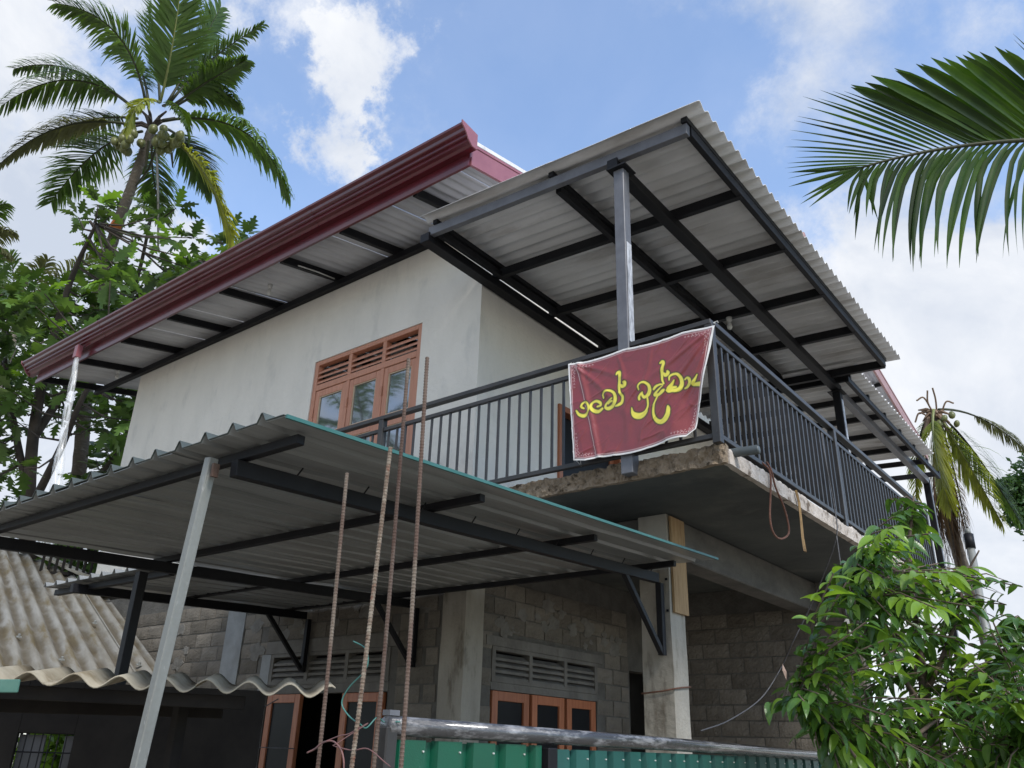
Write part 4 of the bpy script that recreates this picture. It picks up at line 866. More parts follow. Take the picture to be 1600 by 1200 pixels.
# dark timber frame and walls under the roofs
br('eave_beam', 'shed_dark', shed, LA+Vector((0, 0, -.055))+lup*.16, LB+Vector((0, 0, -.055))+lup*.16-ld_*.42, .05, .06)
br('eave_beam', 'shed_dark', shed, LA+Vector((0, 0, -.16))+lup*.75, LB+Vector((0, 0, -.14))+lup*.75-ld_*.55, .05, .08)
perp = Vector((-ld_.y, ld_.x, 0))
for s_ in (.15, LL-.75): 
    p = LA+ld_*s_+perp*.55; br('shed_post', 'shed_dark', shed, (p.x, p.y, 0), (p.x, p.y, 1.80), .06, .06)
bw0 = LA+perp*1.9-ld_*1.0; bw1 = LA+perp*1.9+ld_*(LL+.05)
def wseg(a, b, z0, z1, m_='shed_dark', nm='shed_wall'):
    br(nm, m_, shed, (a.x, a.y, (z0+z1)/2), (b.x, b.y, (z0+z1)/2), .05, z1-z0)
def along(s): return LA+perp*1.9+ld_*s
wo0, wo1 = 0.129, 0.457
wseg(bw0, along(wo0), 0, 1.93); wseg(along(wo1), along(LL-.35), 0, 1.93)
wseg(along(wo0), along(wo1), 1.62, 1.93); wseg(along(wo0), along(wo1), 0, .95)
g = MB(); w_ = wo1-wo0
for i in range(8): 
    p = along(wo0+w_*i/7); g.tube([(p.x, p.y, .95), (p.x, p.y, 1.62)], .004, 4)
for i in range(7):
    z = .95+.67*i/6; p, p2 = along(wo0), along(wo1); g.tube([(p.x, p.y, z), (p2.x, p2.y, z)], .004, 4)
obj('window_grille', g, 'paint_black', shed)
a, b = along(wo0)+perp*.06, along(wo0+w_*.46)+perp*.06
br('window_board', 'blind', shed, (a.x, a.y, 1.28), (b.x, b.y, 1.28), .02, .66)
a, b = along(wo0+w_*.80)+perp*.06, along(wo1)+perp*.06
br('window_board', 'blind', shed, (a.x, a.y, 1.28), (b.x, b.y, 1.28), .02, .66)
# teal sheet end at the far left of the eave
a, b = Vector((-3.420, 1.233, 1.754)), Vector((-3.318, 1.381, 1.762))
br('fascia_strip', 'teal_sheet', shed, a, b, .012, .045)
# wires crossing the block wall below the canopy
tb('wire', 'cable', None, curve3([(-8.717, 5.200, 1.655), (-8.480, 5.300, 1.618), (-8.227, 5.500, 1.689), (-7.896, 5.700, 1.904), (-7.733, 5.840, 2.037)]), .006, 5, label='thin black wire sagging across the block wall up to the left window', cat='wire')
tb('wire', 'cable', None, curve3([(-8.713, 5.200, 1.780), (-8.534, 5.400, 1.664), (-7.892, 5.600, 1.575), (-7.366, 5.840, 1.561)]), .005, 5, label='thin black wire crossing low over the left window', cat='wire')

# ------------------------------------------------------------------ pole + power line at right
a, b = Vector((-2.172, 13.355, 4.662)), Vector((-2.160, 13.163, 3.043))
pole = thing('steel_pole', (b.x+(b.x-a.x)*1.6, b.y+(b.y-a.y)*1.6, 0), 'grey steel pole with a dark joint rising behind the fruit tree at right', 'pole')
dr_ = (b-a); base_ = b+dr_*(b.z/(a.z-b.z))
tb('shaft', 'galv', pole, [a, base_], .052, 10); tb('joint', 'paint_black', pole, [a+dr_*.13, a+dr_*.0], [.066, .066], 10); tb('upper_shaft', 'galv', pole, [a, a-dr_*.05], [.038, .038], 10)
tb('power_line', 'cable', None, [(-2.680, 16.119, 4.021), (-2.484, 19.104, 3.985), (-1.853, 22.573, 3.713)], .012, 4, label='thin power line crossing the sky at the right edge', cat='power line')

# ------------------------------------------------------------------ vegetation
UP = Vector((0, 0, 1))
def frond_mesh(P0, P1, P2, n, L, wd, droop=.55, seed=0, fold=False, mb=None, spread=58, t0=.16, ragged=.2, tipfac=.35):
    """coconut frond: leaflets on both sides of a bezier rib"""
    rnd = random.Random(seed); mb = mb or MB(); P0, P1, P2 = Vector(P0), Vector(P1), Vector(P2)
    for i in range(n):
        t = t0+(1-t0)*(i+.5)/n; p = P0*(1-t)**2+P1*2*t*(1-t)+P2*t*t; T = ((P1-P0)*(1-t)+(P2-P1)*t).normalized()
        sd_ = T.cross(UP)
        if sd_.length < .25: sd_ = T.cross(Vector((.8, .6, 0)))
        sd_.normalize(); nrm = sd_.cross(T).normalized()
        prof = min(1, .35+2.6*(t-t0))*(1-(1-tipfac)*max(0, (t-.45)/.55)**1.3)
        for s in (-1, 1):
            if rnd.random() < ragged*.6: continue
            an = R(spread-26*t+rnd.uniform(-7, 7)+(rnd.uniform(-22, 22) if rnd.random() < .12 else 0)); d = (T*math.cos(an)+sd_*s*math.sin(an)+nrm*rnd.uniform(-.02, .28)).normalized()
            l_ = L*prof*rnd.uniform(.82, 1.08); p0 = p.copy(); w = wd*rnd.uniform(.8, 1.15); pts = [p0]; K = 4
            g = droop*rnd.uniform(.75, 1.3)
            for k in range(K):
                d = (d-UP*g*(.10+.22*k)).normalized(); p0 = p0+d*l_/K; pts.append(p0)
            wv_ = T.cross(d); wv_ = (T-d*T.dot(d)).normalized()
            ws = [.5, 1, .95, .6, .08]; vs = []
            for k, q_ in enumerate(pts):
                c = -nrm*w*.35*ws[k] if fold else Vector((0, 0, 0))
                vs += [q_-wv_*w*.5*ws[k], q_+c, q_+wv_*w*.5*ws[k]] if fold else [q_-wv_*w*.5*ws[k], q_+wv_*w*.5*ws[k]]
            if fold: mb.add(vs, [(3*k, 3*k+1, 3*k+4, 3*k+3) for k in range(K)]+[(3*k+1, 3*k+2, 3*k+5, 3*k+4) for k in range(K)])
            else: mb.add(vs, [(2*k, 2*k+1, 2*k+3, 2*k+2) for k in range(K)])
    return mb
def bez(P0, P1, P2, n): 
    P0, P1, P2 = Vector(P0), Vector(P1), Vector(P2); return [P0*(1-t)**2+P1*2*t*(1-t)+P2*t*t for t in [i/n for i in range(n+1)]]
def frond(parent, P0, P1, P2, n, L, wd, m_, rm='rachis', rw=.045, **k):
    r_ = MB(); pts = bez(P0, P1, P2, 12); r_.tube(pts, [rw*(1-.85*i/12) for i in range(13)], 5)
    fr = obj('frond', r_, rm, parent, smooth=True); obj('leaflets', frond_mesh(P0, P1, P2, n, L, wd, **k), m_, fr)
def trunk(parent, pts, r0, r1, m_='trunk', name='trunk', n=12, ring=.0):
    pp = curve3(pts, 14); k = len(pp); rad = [(r0+(r1-r0)*i/(k-1))*(1+(.06 if i % 2 else 0)) for i in range(k)]
    return tb(name, m_, parent, pp, rad, n)
def nut_mesh():
    q = MB(); n = 9; vs = []; prof_ = [(0, .02), (.05, .10), (.12, .135), (.2, .13), (.27, .08), (.30, .015)]
    for z, r in prof_:
        for j in range(n): vs.append((r*math.cos(6.2832*j/n), r*math.sin(6.2832*j/n), z-.15))
    q.add(vs, [(i*n+j, i*n+(j+1) % n, i*n+n+(j+1) % n, i*n+n+j) for i in range(5) for j in range(n)]+[tuple(range(n))[::-1], tuple(5*n+j for j in range(n))])
    me = mesh('coconut', q, True); me.materials.append(M['coconut']); return me
NUT = nut_mesh()
def nuts(parent, SC, spots):
    for s in spots:
        o = bpy.data.objects.new('coconut', NUT); o.location = Vector(s)+Vector((random.uniform(-.1, .1), random.uniform(-.1, .1), 0)); o.rotation_euler = (random.uniform(-.5, .5), random.uniform(-.5, .5), random.random()*6); f_ = random.uniform(.85, 1.1); f_ *= SC; o.scale = (f_*.85, f_*.85, f_); put(o, parent)
palm = thing('coconut_palm', (-20.625, 11.192, -2.814), 'tall coconut palm with green nuts and full crown behind the left end of the roof', 'palm tree', 'coconut palms')
palm.location.z = 0; palm['base'] = tuple(palm.location)
trunk(palm, [(-20.313, 9.929, 0.339), (-19.029, 8.400, 4.842), (-17.996, 7.520, 7.355), (-17.043, 6.691, 10.160), (-16.385, 6.418, 11.569), (-15.786, 6.279, 12.662), (-15.224, 6.146, 13.690)], .17, .09)
for a, b, c, m_, L, dr_, sd in (
    ((-15.02, 6.20, 13.89), (-13.06, 7.22, 14.12), (-12.75, 8.14, 12.20), 'palm_green',.95,.75,1), ((-14.90, 6.38, 13.51), (-13.90, 6.94, 12.80), (-13.74, 7.65, 11.17), 'palm_yellow',.92,.35,2),
    ((-15.53, 5.83, 13.80), (-16.48, 4.67, 13.90), (-17.50, 4.23, 12.61), 'palm_olive',.52,.8,3), ((-15.44, 5.86, 14.12), (-16.32, 4.63, 15.42), (-17.85, 4.00, 14.24), 'palm_green',.78,.85,4),
    ((-15.65, 5.86, 14.33), (-17.29, 4.78, 16.14), (-18.60, 4.16, 15.87), 'palm_green',.6,.5,5), ((-15.23, 5.91, 14.24), (-14.89, 4.99, 15.95), (-15.85, 3.86, 15.85), 'palm_green',.80,.6,6),
    ((-14.85, 6.03, 14.20), (-14.12, 5.75, 14.82), (-13.39, 5.21, 16.44), 'palm_green',.85,.12,7), ((-14.94, 6.22, 14.40), (-14.98, 6.55, 15.80), (-14.45, 6.65, 17.35), 'palm_green',.78,.3,8),
    ((-14.92, 6.28, 14.47), (-14.71, 6.68, 15.94), (-13.62, 7.33, 16.83), 'palm_green',.42,.6,9), ((-14.72, 6.25, 14.21), (-13.81, 6.50, 14.70), (-13.02, 6.79, 14.92), 'palm_green',.55,.5,10),
    ((-14.86, 6.30, 14.23), (-14.08, 6.77, 15.07), (-13.80, 7.27, 14.46), 'palm_green',.6,.7,11), ((-15.63, 6.13, 13.88), (-17.37, 5.85, 14.39), (-18.85, 5.79, 13.13), 'palm_green',.9,.35,12), ((-15.22, 6.42, 13.96), (-15.53, 7.19, 14.39), (-15.63, 7.97, 13.37), 'palm_green',.8,.5,18), ((-15.70, 5.99, 14.18), (-17.39, 5.57, 14.96), (-18.50, 5.17, 14.49), 'palm_green',.75,.7,19),
    ((-15.59, 6.34, 14.01), (-17.18, 7.06, 14.25), (-17.52, 7.89, 13.29), 'palm_green',.75,.4,13), ((-14.63, 5.93, 14.01), (-14.06, 5.22, 13.50), (-14.27, 5.29, 12.60), 'palm_yellow',.42,.6,14),
    ((-14.64, 6.02, 13.99), (-13.54, 5.89, 13.55), (-13.46, 6.18, 12.65), 'palm_green',.42,.7,15), ((-15.43, 6.02, 14.51), (-16.23, 5.97, 16.27), (-16.91, 5.49, 16.90), 'palm_green',.7,.5,16), ((-15.17, 6.15, 14.50), (-15.79, 6.05, 16.27), (-15.96, 5.69, 17.39), 'palm_green',.75,.3,17)):
    frond(palm, a, b, c, 112 if L > .5 else 80, L*1.15, .058, m_, 'rachis' if sd in (7, 2, 14) else 'rachis_dark', .035, droop=dr_, seed=sd, spread=62)
for p in ((-15.485, 5.660, 13.190), (-15.473, 5.812, 13.185), (-15.267, 5.774, 13.296), (-15.369, 5.953, 13.332), (-15.562, 5.702, 13.499), (-15.455, 5.882, 13.086), (-14.719, 6.047, 13.344), (-14.600, 6.150, 13.084), (-14.516, 6.275, 13.229), (-14.827, 6.278, 13.526), (-14.474, 6.465, 13.202), (-14.551, 6.508, 13.511), (-15.463, 5.852, 13.623), (-14.818, 6.294, 13.017)): nuts(palm, .85, [p])
for p in ((-15.304, 5.659, 13.201), (-15.242, 5.735, 13.154), (-15.192, 5.830, 13.058), (-15.137, 5.848, 13.350), (-15.499, 5.704, 13.091), (-14.702, 6.116, 13.247), (-14.456, 6.121, 13.093), (-14.500, 6.242, 13.063), (-14.471, 6.353, 13.158), (-14.404, 6.350, 13.258), (-14.370, 6.505, 13.280), (-14.628, 6.401, 13.098)): nuts(palm, .85, [p])
q = MB(); rs_ = random.Random(4)
for i in range(16):
    a = Vector((-15.208, 6.123, 13.753)); b = a+Vector((rs_.uniform(-.5,.5), rs_.uniform(-.4,.4), rs_.uniform(-.15,.35))); q.tube([a, (a+b)/2+Vector((0,0,.08)), b], [.05,.035,.02], 5)
obj('crown_fibre', q, 'trunk_dark', palm)
q = MB()
for p0, p1, p2 in (((-14.916, 6.157, 13.366), (-15.150, 6.572, 12.305), (-15.526, 7.034, 11.209)), ((-15.146, 6.113, 13.365), (-15.315, 6.264, 12.861), (-15.362, 6.284, 12.759)), ((-15.010, 6.255, 13.308), (-15.374, 6.356, 12.862), (-15.867, 6.323, 12.470)), ((-14.827, 6.377, 13.352), (-14.819, 6.511, 13.128), (-14.867, 6.629, 12.852))): q.tube([p0, p1, p2], [.03,.03,.015], 5)
obj('dry_flower_stalk', q, 'rachis_dark', palm)
tb('hanging_stalk', 'plank_grey', palm, [(-14.799, 6.186, 12.987), (-15.010, 6.543, 12.061), (-15.352, 6.955, 11.101)], .022, 5)
bx_ = MB(); c_ = Vector((-16.134, 6.295, 11.648)); bx_.bar(c_+Vector((-.13,0,-.1)), c_+Vector((.1,0,.12)), .2, .1); obj('bark_patch', bx_, 'orange_bark', palm)

# right background palm, half dead
palm2 = thing('coconut_palm', (-4.896, 22.670, -3.226), 'sparse coconut palm with yellowing and dead brown hanging fronds right of the veranda', 'palm tree', 'coconut palms')
palm2.location.z = 0; palm2['base'] = tuple(palm2.location)
trunk(palm2, [(-3.428, 21.452, 0.990), (-3.274, 19.950, 3.850), (-3.326, 19.097, 5.275), (-3.273, 18.394, 6.585), (-3.047, 17.692, 8.139)], .15, .10)
for a, b, c, m_, L, dr_, sd, n_ in (
    ((-3.02, 17.44, 8.19), (-3.12, 16.95, 7.37), (-3.06, 17.41, 6.16), 'palm_yellow',.80,.35,21,90), ((-2.98, 17.62, 8.13), (-2.73, 17.74, 7.40), (-2.39, 18.59, 6.00), 'palm_yellow',.74,.6,22,84),
    ((-2.98, 17.88, 8.19), (-2.64, 18.82, 7.84), (-2.26, 20.03, 6.38), 'palm_green',.72,.8,23,84), ((-3.00, 17.84, 8.32), (-2.39, 18.93, 8.62), (-1.82, 20.12, 7.83), 'palm_olive',.55,.9,24,56),
    ((-3.13, 17.77, 8.26), (-3.63, 18.09, 7.96), (-3.91, 18.70, 6.62), 'palm_yellow',.5,.5,25,60), ((-3.04, 18.01, 8.17), (-3.14, 19.46, 7.11), (-3.33, 20.30, 5.62), 'palm_dead',.3,.9,26,50)):
    frond(palm2, a, b, c, int(n_*1.7), L*1.05, .032, m_, 'rachis' if sd < 23 else 'rachis_dark', .03, droop=dr_, seed=sd, spread=48, t0=.16 if sd != 24 else .42)
for a, b, c, sd in (((-3.15, 17.76, 7.62), (-3.40, 18.05, 6.52), (-3.50, 18.70, 5.22), 31), ((-3.07, 17.83, 7.63), (-3.19, 18.21, 6.53), (-3.38, 18.90, 5.05), 32), ((-3.08, 17.75, 7.74), (-3.01, 18.35, 6.54), (-3.12, 18.87, 5.47), 33), ((-3.20, 17.79, 7.50), (-3.44, 17.95, 6.64), (-3.52, 18.42, 5.69), 34)):
    frond(palm2, a, b, c, 84, .72, .04, 'palm_dead', 'palm_dead', .03, droop=1.6, seed=sd, spread=34)
nuts(palm2, .55, [(-2.825, 17.544, 7.972), (-2.750, 17.675, 8.095), (-2.735, 17.767, 7.955), (-2.887, 17.543, 7.888)])
q = MB(); rs_ = random.Random(14)
for p0, p1, p2 in (((-3.068, 17.676, 8.138), (-3.149, 17.423, 8.469), (-3.285, 17.343, 8.416)), ((-3.047, 17.692, 8.139), (-3.111, 17.507, 8.375), (-3.061, 17.410, 8.614)), ((-3.026, 17.708, 8.140), (-2.972, 17.582, 8.439), (-2.966, 17.457, 8.665)), ((-2.964, 17.757, 8.142), (-2.815, 17.724, 8.409), (-2.697, 17.830, 8.390)), ((-3.124, 17.665, 8.077), (-3.290, 17.467, 8.190), (-3.408, 17.477, 8.007))): q.tube(curve3([p0, p1, p2], 5), .018, 5)
for i in range(34):
    a = Vector((-3.074, 17.684, 8.114)); b = a+Vector((rs_.uniform(-.32,.32), rs_.uniform(-.3,.3), rs_.uniform(-.35,.28))); q.tube([a, (a+b)/2+Vector((0,0,.07)), b+Vector((0,0,-.06))], [.05,.04,.015], 5)
obj('dead_leaf_base', q, 'palm_dead', palm2)
# palms at the left edge
for lab, cr0, spec in (('coconut palm mostly outside the left edge, fronds reaching over the breadfruit tree', (-21.41, 4.64, 12.53), ((-20.10, 5.58, 12.72), (-20.09, 5.24, 13.34), (-20.30, 5.71, 12.21), (-20.37, 4.88, 13.58), (-21.69, 4.09, 13.11), (-20.53, 5.95, 11.47))),
                              ('coconut palm behind the breadfruit leaves at far left with spiky upright fronds', (-23.73, 7.39, 11.82), ((-24.11, 5.99, 13.74), (-23.32, 6.57, 13.85), (-22.52, 7.28, 13.72), (-22.07, 8.04, 13.01), (-24.67, 6.19, 12.59), (-22.50, 8.35, 11.87), (-21.43, 8.04, 13.92)))):
    pl_ = thing('coconut_palm', (0, 0, 0), lab, 'palm tree', 'coconut palms')
    c_ = Vector(cr0); pl_.location = (c_.x, c_.y, 0); pl_['base'] = (c_.x, c_.y, 0.0)
    trunk(pl_, [(c_.x, c_.y, 0), (c_.x+.2, c_.y, c_.z*.5), tuple(c_)], .22, .13)
    for i, tp_ in enumerate(spec):
        t_ = Vector(tp_); mid_ = (c_+t_)/2+Vector((0, 0, .35*(t_-c_).length*.6)); frond(pl_, c_, mid_, t_, 60, .75, .05, 'palm_green' if i % 2 else 'palm_olive', 'rachis_dark', .03, droop=.7, seed=50+i)
pm_ = thing('coconut_palm', (-15.5, -1.2, 0), 'coconut palm outside the frame at left, seen only mirrored in the upper window panes', 'palm tree', 'coconut palms')
cr_ = Vector((-15.2, -1.1, 8.8)); trunk(pm_, [(-15.5, -1.2, 0), (-15.7, -1.2, 4.5), tuple(cr_)], .2, .12)
for i in range(11):
    az_ = 6.283*i/11+.3; el_ = R((35, 10, -15)[i % 3]); dv_ = Vector((math.cos(az_)*math.cos(el_), math.sin(az_)*math.cos(el_), math.sin(el_)))
    frond(pm_, cr_, cr_+dv_*2.0+UP*.7, cr_+dv_*3.6-UP*.7, 56, .8, .05, 'palm_green', 'rachis_dark', .03, droop=.6, seed=90+i)
# near palm, only one frond of it reaches into view
palm3 = thing('coconut_palm', (3.2, 5.2, 0), 'near coconut palm outside the right edge with one big frond hanging into the upper right', 'palm tree', 'coconut palms')
A_, B_, C_ = Vector((1.546, 6.978, 5.336)), Vector((0.111, 5.429, 5.537)), Vector((-0.977, 4.778, 5.143))
trunk(palm3, [(3.2, 5.2, 0), (3.1, 5.1, 3), tuple(A_+Vector((.5, 0, -.3)))], .22, .14, n=14)
r_ = MB(); pp = bez(A_, B_, C_, 40); r_.tube(pp, [.026*(1-.80*i/40)+.002 for i in range(41)], 7); nf = obj('frond', r_, 'rachis_dark', palm3, smooth=True, label='large green frond with hanging split leaflets')
IR, IU, IFW = Vector((0.787, 0.616, 0.029)), Vector((0.229, -0.335, 0.914)), Vector((-0.573, 0.712, 0.405))
rn = random.Random(11)
def leaflet(p, d, L, w, g, wdir, bendy=0, twist=0, m_='palm_near', pw=1.0):
    q = MB(); K = 9; pts = [p.copy()]; x = p.copy()
    for k in range(K):
        t = (k+1)/K; d = (d-UP*g*(.5+t)*.22*(3 if bendy and abs(t-bendy) < .13 else .6 if bendy else 1)).normalized(); x = x+d*L/K; pts.append(x.copy())
    vs = []
    for k, c in enumerate(pts):
        t = k/K; ww = w*(.35+.65*min(1, t*7))*(1 if t < .55 else max(.03, 1-((t-.55)/.45)**pw))
        tt = (pts[min(k+1, K)]-pts[max(k-1, 0)]).normalized(); s = (wdir-tt*wdir.dot(tt)).normalized(); nrm = tt.cross(s)
        s = s*math.cos(twist*t)+nrm*math.sin(twist*t)
        vs += [c-s*ww/2+nrm*ww*.12, c-nrm*ww*.10, c+s*ww/2+nrm*ww*.12]
    q.add(vs, [(3*k, 3*k+1, 3*k+4, 3*k+3) for k in range(K)]+[(3*k+1, 3*k+2, 3*k+5, 3*k+4) for k in range(K)])
    obj('leaflet', q, m_, nf, smooth=True)
NL = 42
for i in range(NL):
    t = .30+.70*((i+.5)/NL)**.92; p = A_*(1-t)**2+B_*2*t*(1-t)+C_*t*t; T = ((B_-A_)*(1-t)+(C_-B_)*t).normalized()
    far_ = max(0, (t-.80)/.20)
    L = (.98-.48*far_)*rn.uniform(.93, 1.04)
    web = .46 < t < .73
    d = (T*.86+IU*(.50+.45*max(0, .72-t)/.4-.34*far_)+IFW*rn.uniform(-.05,.05)).normalized()
    leaflet(p, d, L*(.95 if web else 1), (.064 if web else .020)*(1-.45*far_), .05+.03*rn.random(), T, pw=4 if web else 1.5, twist=0 if web else rn.uniform(-.6, .3))
    d2 = (T*.74-IU*.62+IFW*rn.uniform(-.1,.1)).normalized()
    leaflet(p, d2, L*(.96 if far_ < .5 else .7), (.030+.012*rn.random())*(1-.35*far_), .62+.5*rn.random()-.2*far_, T, bendy=rn.choice((.3, .36, .42, .5)), twist=rn.uniform(-1.0, .9), pw=1.3)
for k, tp_ in enumerate(((-1.38, 4.52, 5.02), (-1.34, 4.51, 5.11), (-1.31, 4.65, 4.90), (-1.33, 4.60, 4.96), (-1.12, 4.91, 4.71), (-0.97, 4.96, 4.83), (-1.35, 4.61, 4.92))):
    e__ = Vector(tp_); leaflet(C_.copy(), (e__-C_).normalized(), (e__-C_).length, .026, .02, IU if k < 4 else T, pw=1.2)
for k, tp_ in enumerate(((3.57, 9.05, 6.77), (2.50, 9.81, 5.16), (4.20, 9.31, 9.67))):
    e__ = Vector(tp_); frond(palm3, A_, (A_+e__)/2+Vector((0,0,.8)), e__, 60, .9, .05, 'palm_green', 'rachis', .035, seed=70+k)


# --- breadfruit tree
def lobed_leaf(seed, L=.46):
    rnd = random.Random(seed); mb = MB(); ctr = []; out_ = []
    K = 5
    left, right, mid = [], [], []
    for k in range(K*2+1):
        t = k/(K*2); wv_ = math.sin(math.pi*min(1, t*1.02)**.8)*.36*L
        lob = 1 if k % 2 else .42
        if k in (0, K*2): lob = 0
        y = L*t+(.07*L if k % 2 else 0); z = -.22*L*t*t-(.05*L if k % 2 else 0)
        mid.append((0, L*t, -.22*L*t*t)); left.append((-wv_*lob*rnd.uniform(.9, 1.1), y, z)); right.append((wv_*lob*rnd.uniform(.9, 1.1), y, z))
    n = len(mid); mb.add(mid+left+right, [(i, i+1, n+i+1, n+i) for i in range(n-1)]+[(i+1, i, 2*n+i, 2*n+i+1) for i in range(n-1)])
    return mb
def oval_leaf(seed, L=.112):
    rnd = random.Random(seed); mb = MB(); n = 7; curl = rnd.uniform(.1, .55); w = L*rnd.uniform(.15, .19); vs = []
    for k in range(n+1):
        t = k/n; wd = w*math.sin(math.pi*min(.995, t**.9+.01))**.7; y = L*t; z = -curl*L*t*t
        vs += [(-wd, y, z+wd*.45), (0, y, z), (wd, y, z+wd*.45)]
    mb.add(vs, [(3*k, 3*k+1, 3*k+4, 3*k+3) for k in range(n)]+[(3*k+1, 3*k+2, 3*k+5, 3*k+4) for k in range(n)])
    return mb
def lmesh(name, mb, m_, smooth=True):
    me = mesh(name, mb, smooth); me.materials.append(M[m_]); return me
def orient(d, roll=0, up=UP):
    d = Vector(d).normalized(); x = d.cross(up)
    if x.length < .05: x = Vector((1, 0, 0))
    x.normalize(); z = x.cross(d); m3 = Matrix((x, d, z)).transposed()
    return (m3 @ Matrix.Rotation(roll, 3, 'Y')).to_4x4()
def place_leaves(parent, items, meshes, name, mats, limit=300, cam=Vector((0, 0, 1.6))):
    """items: (matrix, mesh index, material index); the nearest `limit` are parts, the rest one stuff mesh per material"""
    items.sort(key=lambda it: (it[0].translation-cam).length/it[3])
    for mt, mi, ma, sc in items[:limit]:
        o = bpy.data.objects.new(name, meshes[ma][mi]); o.matrix_world = mt; loc, ro, s_ = mt.decompose()
        COL.objects.link(o); o.parent = parent; o.matrix_parent_inverse = Matrix.Translation(-Vector(parent['base']))
        o.location = loc; o.rotation_mode = 'QUATERNION'; o.rotation_quaternion = ro; o.scale = s_
    for ma in range(len(meshes)):
        mb = MB()
        for mt, mi, a_, sc in items[limit:]:
            if a_ != ma: continue
            me = meshes[ma][mi]; mb.add([mt @ v.co for v in me.vertices], [tuple(p.vertices) for p in me.polygons])
        if mb.v: obj('foliage', mb, mats[ma], parent, smooth=True, kind='stuff')
bread = thing('breadfruit_tree', (-20.203, 10.003, -2.595), 'spreading breadfruit tree with big lobed leaves behind the left end of the house', 'tree')
bread.location.z = 0; bread['base'] = tuple(bread.location)
limbs = [[(-19.346, 8.983, 0.409), (-18.447, 7.320, 4.604), (-17.792, 6.479, 7.007), (-17.112, 6.065, 8.696), (-16.196, 5.751, 10.049), (-15.150, 5.544, 10.905)],
         [(-18.094, 6.920, 5.806), (-17.991, 6.189, 7.237), (-17.595, 5.457, 8.588), (-16.737, 4.954, 9.699)], [(-17.680, 6.432, 7.248), (-17.466, 6.755, 8.463), (-17.123, 7.254, 9.798), (-16.496, 7.162, 10.845), (-15.682, 6.791, 11.910)],
         [(-18.145, 6.879, 5.804), (-16.716, 6.602, 6.832), (-15.642, 6.336, 7.583), (-14.992, 6.352, 8.229)], [(-16.496, 7.162, 10.845), (-16.368, 6.539, 11.136), (-16.257, 5.810, 11.587)], [(-16.862, 7.278, 10.371), (-16.315, 7.812, 11.439), (-15.815, 8.702, 12.062), (-15.314, 8.901, 12.421)], [(-18.305, 7.228, 4.966), (-17.546, 7.405, 5.975), (-16.922, 7.881, 7.252), (-16.685, 7.858, 8.369)]]
lim_pts = []
for i, l in enumerate(limbs):
    pp = curve3(l, 8); k = len(pp); r0 = .17 if i == 0 else .09; tb('trunk' if i == 0 else 'limb', 'trunk_dark', bread, pp, [r0+(.03-r0)*j/(k-1) for j in range(k)], 9); lim_pts += pp[k//5:]
blm = [[lmesh('leaf', lobed_leaf(s), 'bread') for s in range(5)], [lmesh('leaf', lobed_leaf(s+9, .42), 'bread_young') for s in range(3)]]
items = []; tw = MB(); rn = random.Random(5)
